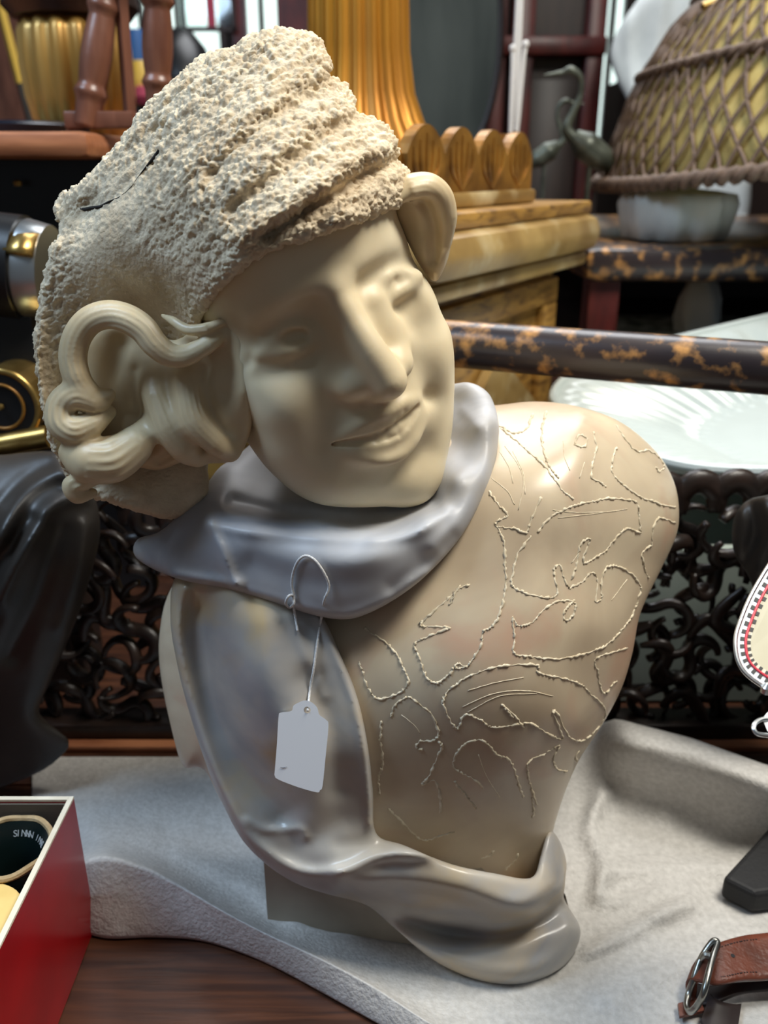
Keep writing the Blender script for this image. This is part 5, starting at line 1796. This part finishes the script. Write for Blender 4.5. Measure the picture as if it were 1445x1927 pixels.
# ------------------------------------------------------------------ chipped outlines on the bodice
tor_tree = bvh(torso)
occl = bvh(cowl, drape)
LINES = [
    [(938, 800), (965, 815), (990, 808), (1003, 780)],
    [(940, 805), (962, 822), (992, 848), (1018, 870), (1040, 898), (1060, 925), (1078, 940)],
    [(1028, 775), (1020, 810), (1022, 845), (1035, 880), (1050, 900)],
    [(1080, 838), (1098, 842), (1104, 826), (1088, 820), (1080, 838)],
    [(1115, 812), (1122, 838), (1118, 860), (1113, 880), (1114, 900), (1128, 908), (1140, 918)],
    [(1158, 800), (1175, 825), (1198, 850), (1220, 848), (1240, 862), (1250, 878), (1240, 888), (1234, 880)],
    [(1160, 842), (1152, 870), (1152, 890), (1175, 915), (1205, 935), (1240, 948), (1272, 955)],
    [(920, 925), (938, 950), (955, 970), (938, 980), (935, 990), (968, 995), (990, 1002), (1000, 975), (1018, 935)],
    [(1010, 1002), (1035, 975), (1070, 955), (1110, 945), (1150, 938), (1195, 945), (1202, 970), (1204, 1000)],
    [(1205, 1003), (1180, 995), (1160, 1010), (1140, 1035), (1118, 1050), (1100, 1060), (1098, 1045), (1110, 1015), (1092, 1025), (1085, 1060), (1075, 1092)],
    [(935, 990), (948, 1020), (950, 1060), (952, 1100), (944, 1140), (930, 1175), (908, 1190), (906, 1210), (890, 1240), (875, 1255), (850, 1258)],
    [(1000, 1008), (975, 1040), (968, 1065), (962, 1095), (970, 1108), (995, 1118), (1030, 1125), (1048, 1118), (1044, 1090), (1042, 1070), (1054, 1064), (1060, 1085), (1070, 1105)],
    [(1070, 1108), (1095, 1095), (1112, 1078), (1124, 1090), (1120, 1130), (1132, 1126), (1130, 1100), (1140, 1070), (1160, 1066), (1190, 1082), (1206, 1105)],
    [(1080, 1130), (1062, 1150), (1064, 1168), (1076, 1160), (1082, 1135), (1050, 1132), (1020, 1150), (1000, 1172), (975, 1178), (964, 1162), (968, 1200), (966, 1228), (1000, 1236), (1050, 1240), (1100, 1230), (1140, 1215), (1165, 1190), (1185, 1165), (1198, 1135), (1206, 1105)],
    [(1272, 985), (1240, 975), (1228, 995), (1225, 1025), (1208, 1040), (1212, 1065), (1220, 1090)],
    [(868, 1100), (840, 1130), (800, 1165), (792, 1178), (830, 1180), (845, 1183), (800, 1200), (780, 1215), (790, 1240), (800, 1270), (818, 1285), (845, 1270), (860, 1250), (880, 1256)],
    [(885, 1100), (862, 1110), (845, 1140)],
    [(685, 1182), (720, 1205), (745, 1230), (760, 1260), (768, 1285), (750, 1305), (712, 1315), (692, 1295), (682, 1265), (676, 1245)],
    [(768, 1310), (790, 1325), (812, 1345), (825, 1375), (818, 1392), (790, 1395), (784, 1408), (795, 1410)],
    [(765, 1312), (745, 1325), (735, 1350)],
    [(718, 1355), (716, 1390), (720, 1435), (712, 1465), (714, 1495)],
    [(825, 1395), (832, 1405), (818, 1435), (808, 1460), (795, 1475), (818, 1470), (828, 1500), (828, 1530)],
    [(832, 1325), (850, 1360), (862, 1370), (875, 1345), (905, 1355), (925, 1368), (960, 1365), (995, 1360), (1020, 1375), (1045, 1388), (1058, 1388), (1040, 1340), (1050, 1345), (1070, 1385), (1090, 1395), (1110, 1385), (1135, 1355), (1136, 1330), (1110, 1305), (1095, 1290), (1070, 1280), (1030, 1270), (1010, 1265), (1010, 1252), (960, 1252), (910, 1262), (870, 1280), (840, 1305), (832, 1325)],
    [(985, 1370), (975, 1355), (955, 1335), (945, 1325), (952, 1335), (965, 1350)],
    [(878, 1460), (855, 1445), (856, 1425), (875, 1400), (900, 1392), (920, 1402), (935, 1420), (955, 1428), (968, 1450), (978, 1485), (985, 1502)],
    [(878, 1460), (895, 1468), (908, 1482), (898, 1472)],
    [(1052, 1402), (1025, 1418), (996, 1432), (992, 1455), (1000, 1485), (1010, 1515)],
    [(1052, 1405), (1040, 1430), (1050, 1448), (1066, 1452)],
    [(1180, 1220), (1150, 1228), (1120, 1240), (1124, 1265), (1130, 1295), (1138, 1306), (1150, 1290), (1160, 1282)],
    [(855, 1470), (875, 1495), (895, 1520)], [(1000, 1500), (1004, 1520), (1002, 1540)],
    [(730, 1520), (760, 1550), (795, 1580), (830, 1572), (855, 1565)],
    [(905, 1615), (920, 1610), (930, 1600)], [(952, 1635), (968, 1620), (975, 1605)],
    [(1090, 1412), (1082, 1425), (1086, 1435)],
]
rr_ = random.Random(9)
def stitch_tube(pts2, r, step, m, name, chip=0.45, lift=0.0):
    L = np.concatenate([[0], np.cumsum(np.linalg.norm(np.diff(np.array(pts2, float), axis=0), axis=1))])
    C = catmull(pts2, max(6, int(L[-1] / step)))
    P = []
    for x, y in C:
        x += rr_.uniform(-1, 1) * chip * 2.2
        y += rr_.uniform(-1, 1) * chip * 2.2
        p = surf(x, y, tor_tree, lift)
        if p is None: continue
        q_ = surf(x, y, occl)
        if q_ is not None and (q_ - cam.location).length < (p - cam.location).length: continue
        P.append(tuple(p))
    if len(P) < 3: return
    d_ = np.linalg.norm(np.diff(np.array(P), axis=0), axis=1)
    if d_.max() > 0.02: P = P[:int(np.argmax(d_)) + 1]
    if len(P) < 3: return
    R = [r * (1 + chip * rr_.uniform(-0.9, 0.9)) for _ in P]
    V, F = sweep(P, R, 6)
    mesh_obj(name, V, F, m, torso)
for ln in LINES:
    stitch_tube(ln, 0.00072, 2.9, M['stitch'], 'carved_outline', 0.62, -0.0002)
FINE = [[(940, 850), (958, 880), (965, 910)], [(950, 840), (975, 875), (985, 910), (975, 960)], [(965, 850), (984, 890), (988, 930)], [(925, 900), (955, 925), (968, 950)],
        [(1040, 960), (1090, 965), (1160, 962)], [(1050, 975), (1110, 968), (1180, 958)], [(1060, 830), (1062, 860), (1072, 885)], [(1090, 900), (1100, 870)],
        [(870, 1330), (930, 1305), (990, 1300), (1040, 1310)], [(880, 1340), (940, 1310), (1010, 1305)], [(880, 1300), (930, 1285), (985, 1275)],
        [(755, 1345), (780, 1365), (790, 1380)], [(900, 1420), (915, 1460), (940, 1500)], [(1090, 1040), (1075, 1060)], [(1150, 1130), (1180, 1090)]]
for ln in FINE:
    stitch_tube(ln, 0.00028, 6, M['stitch'], 'scratch', 0.15)
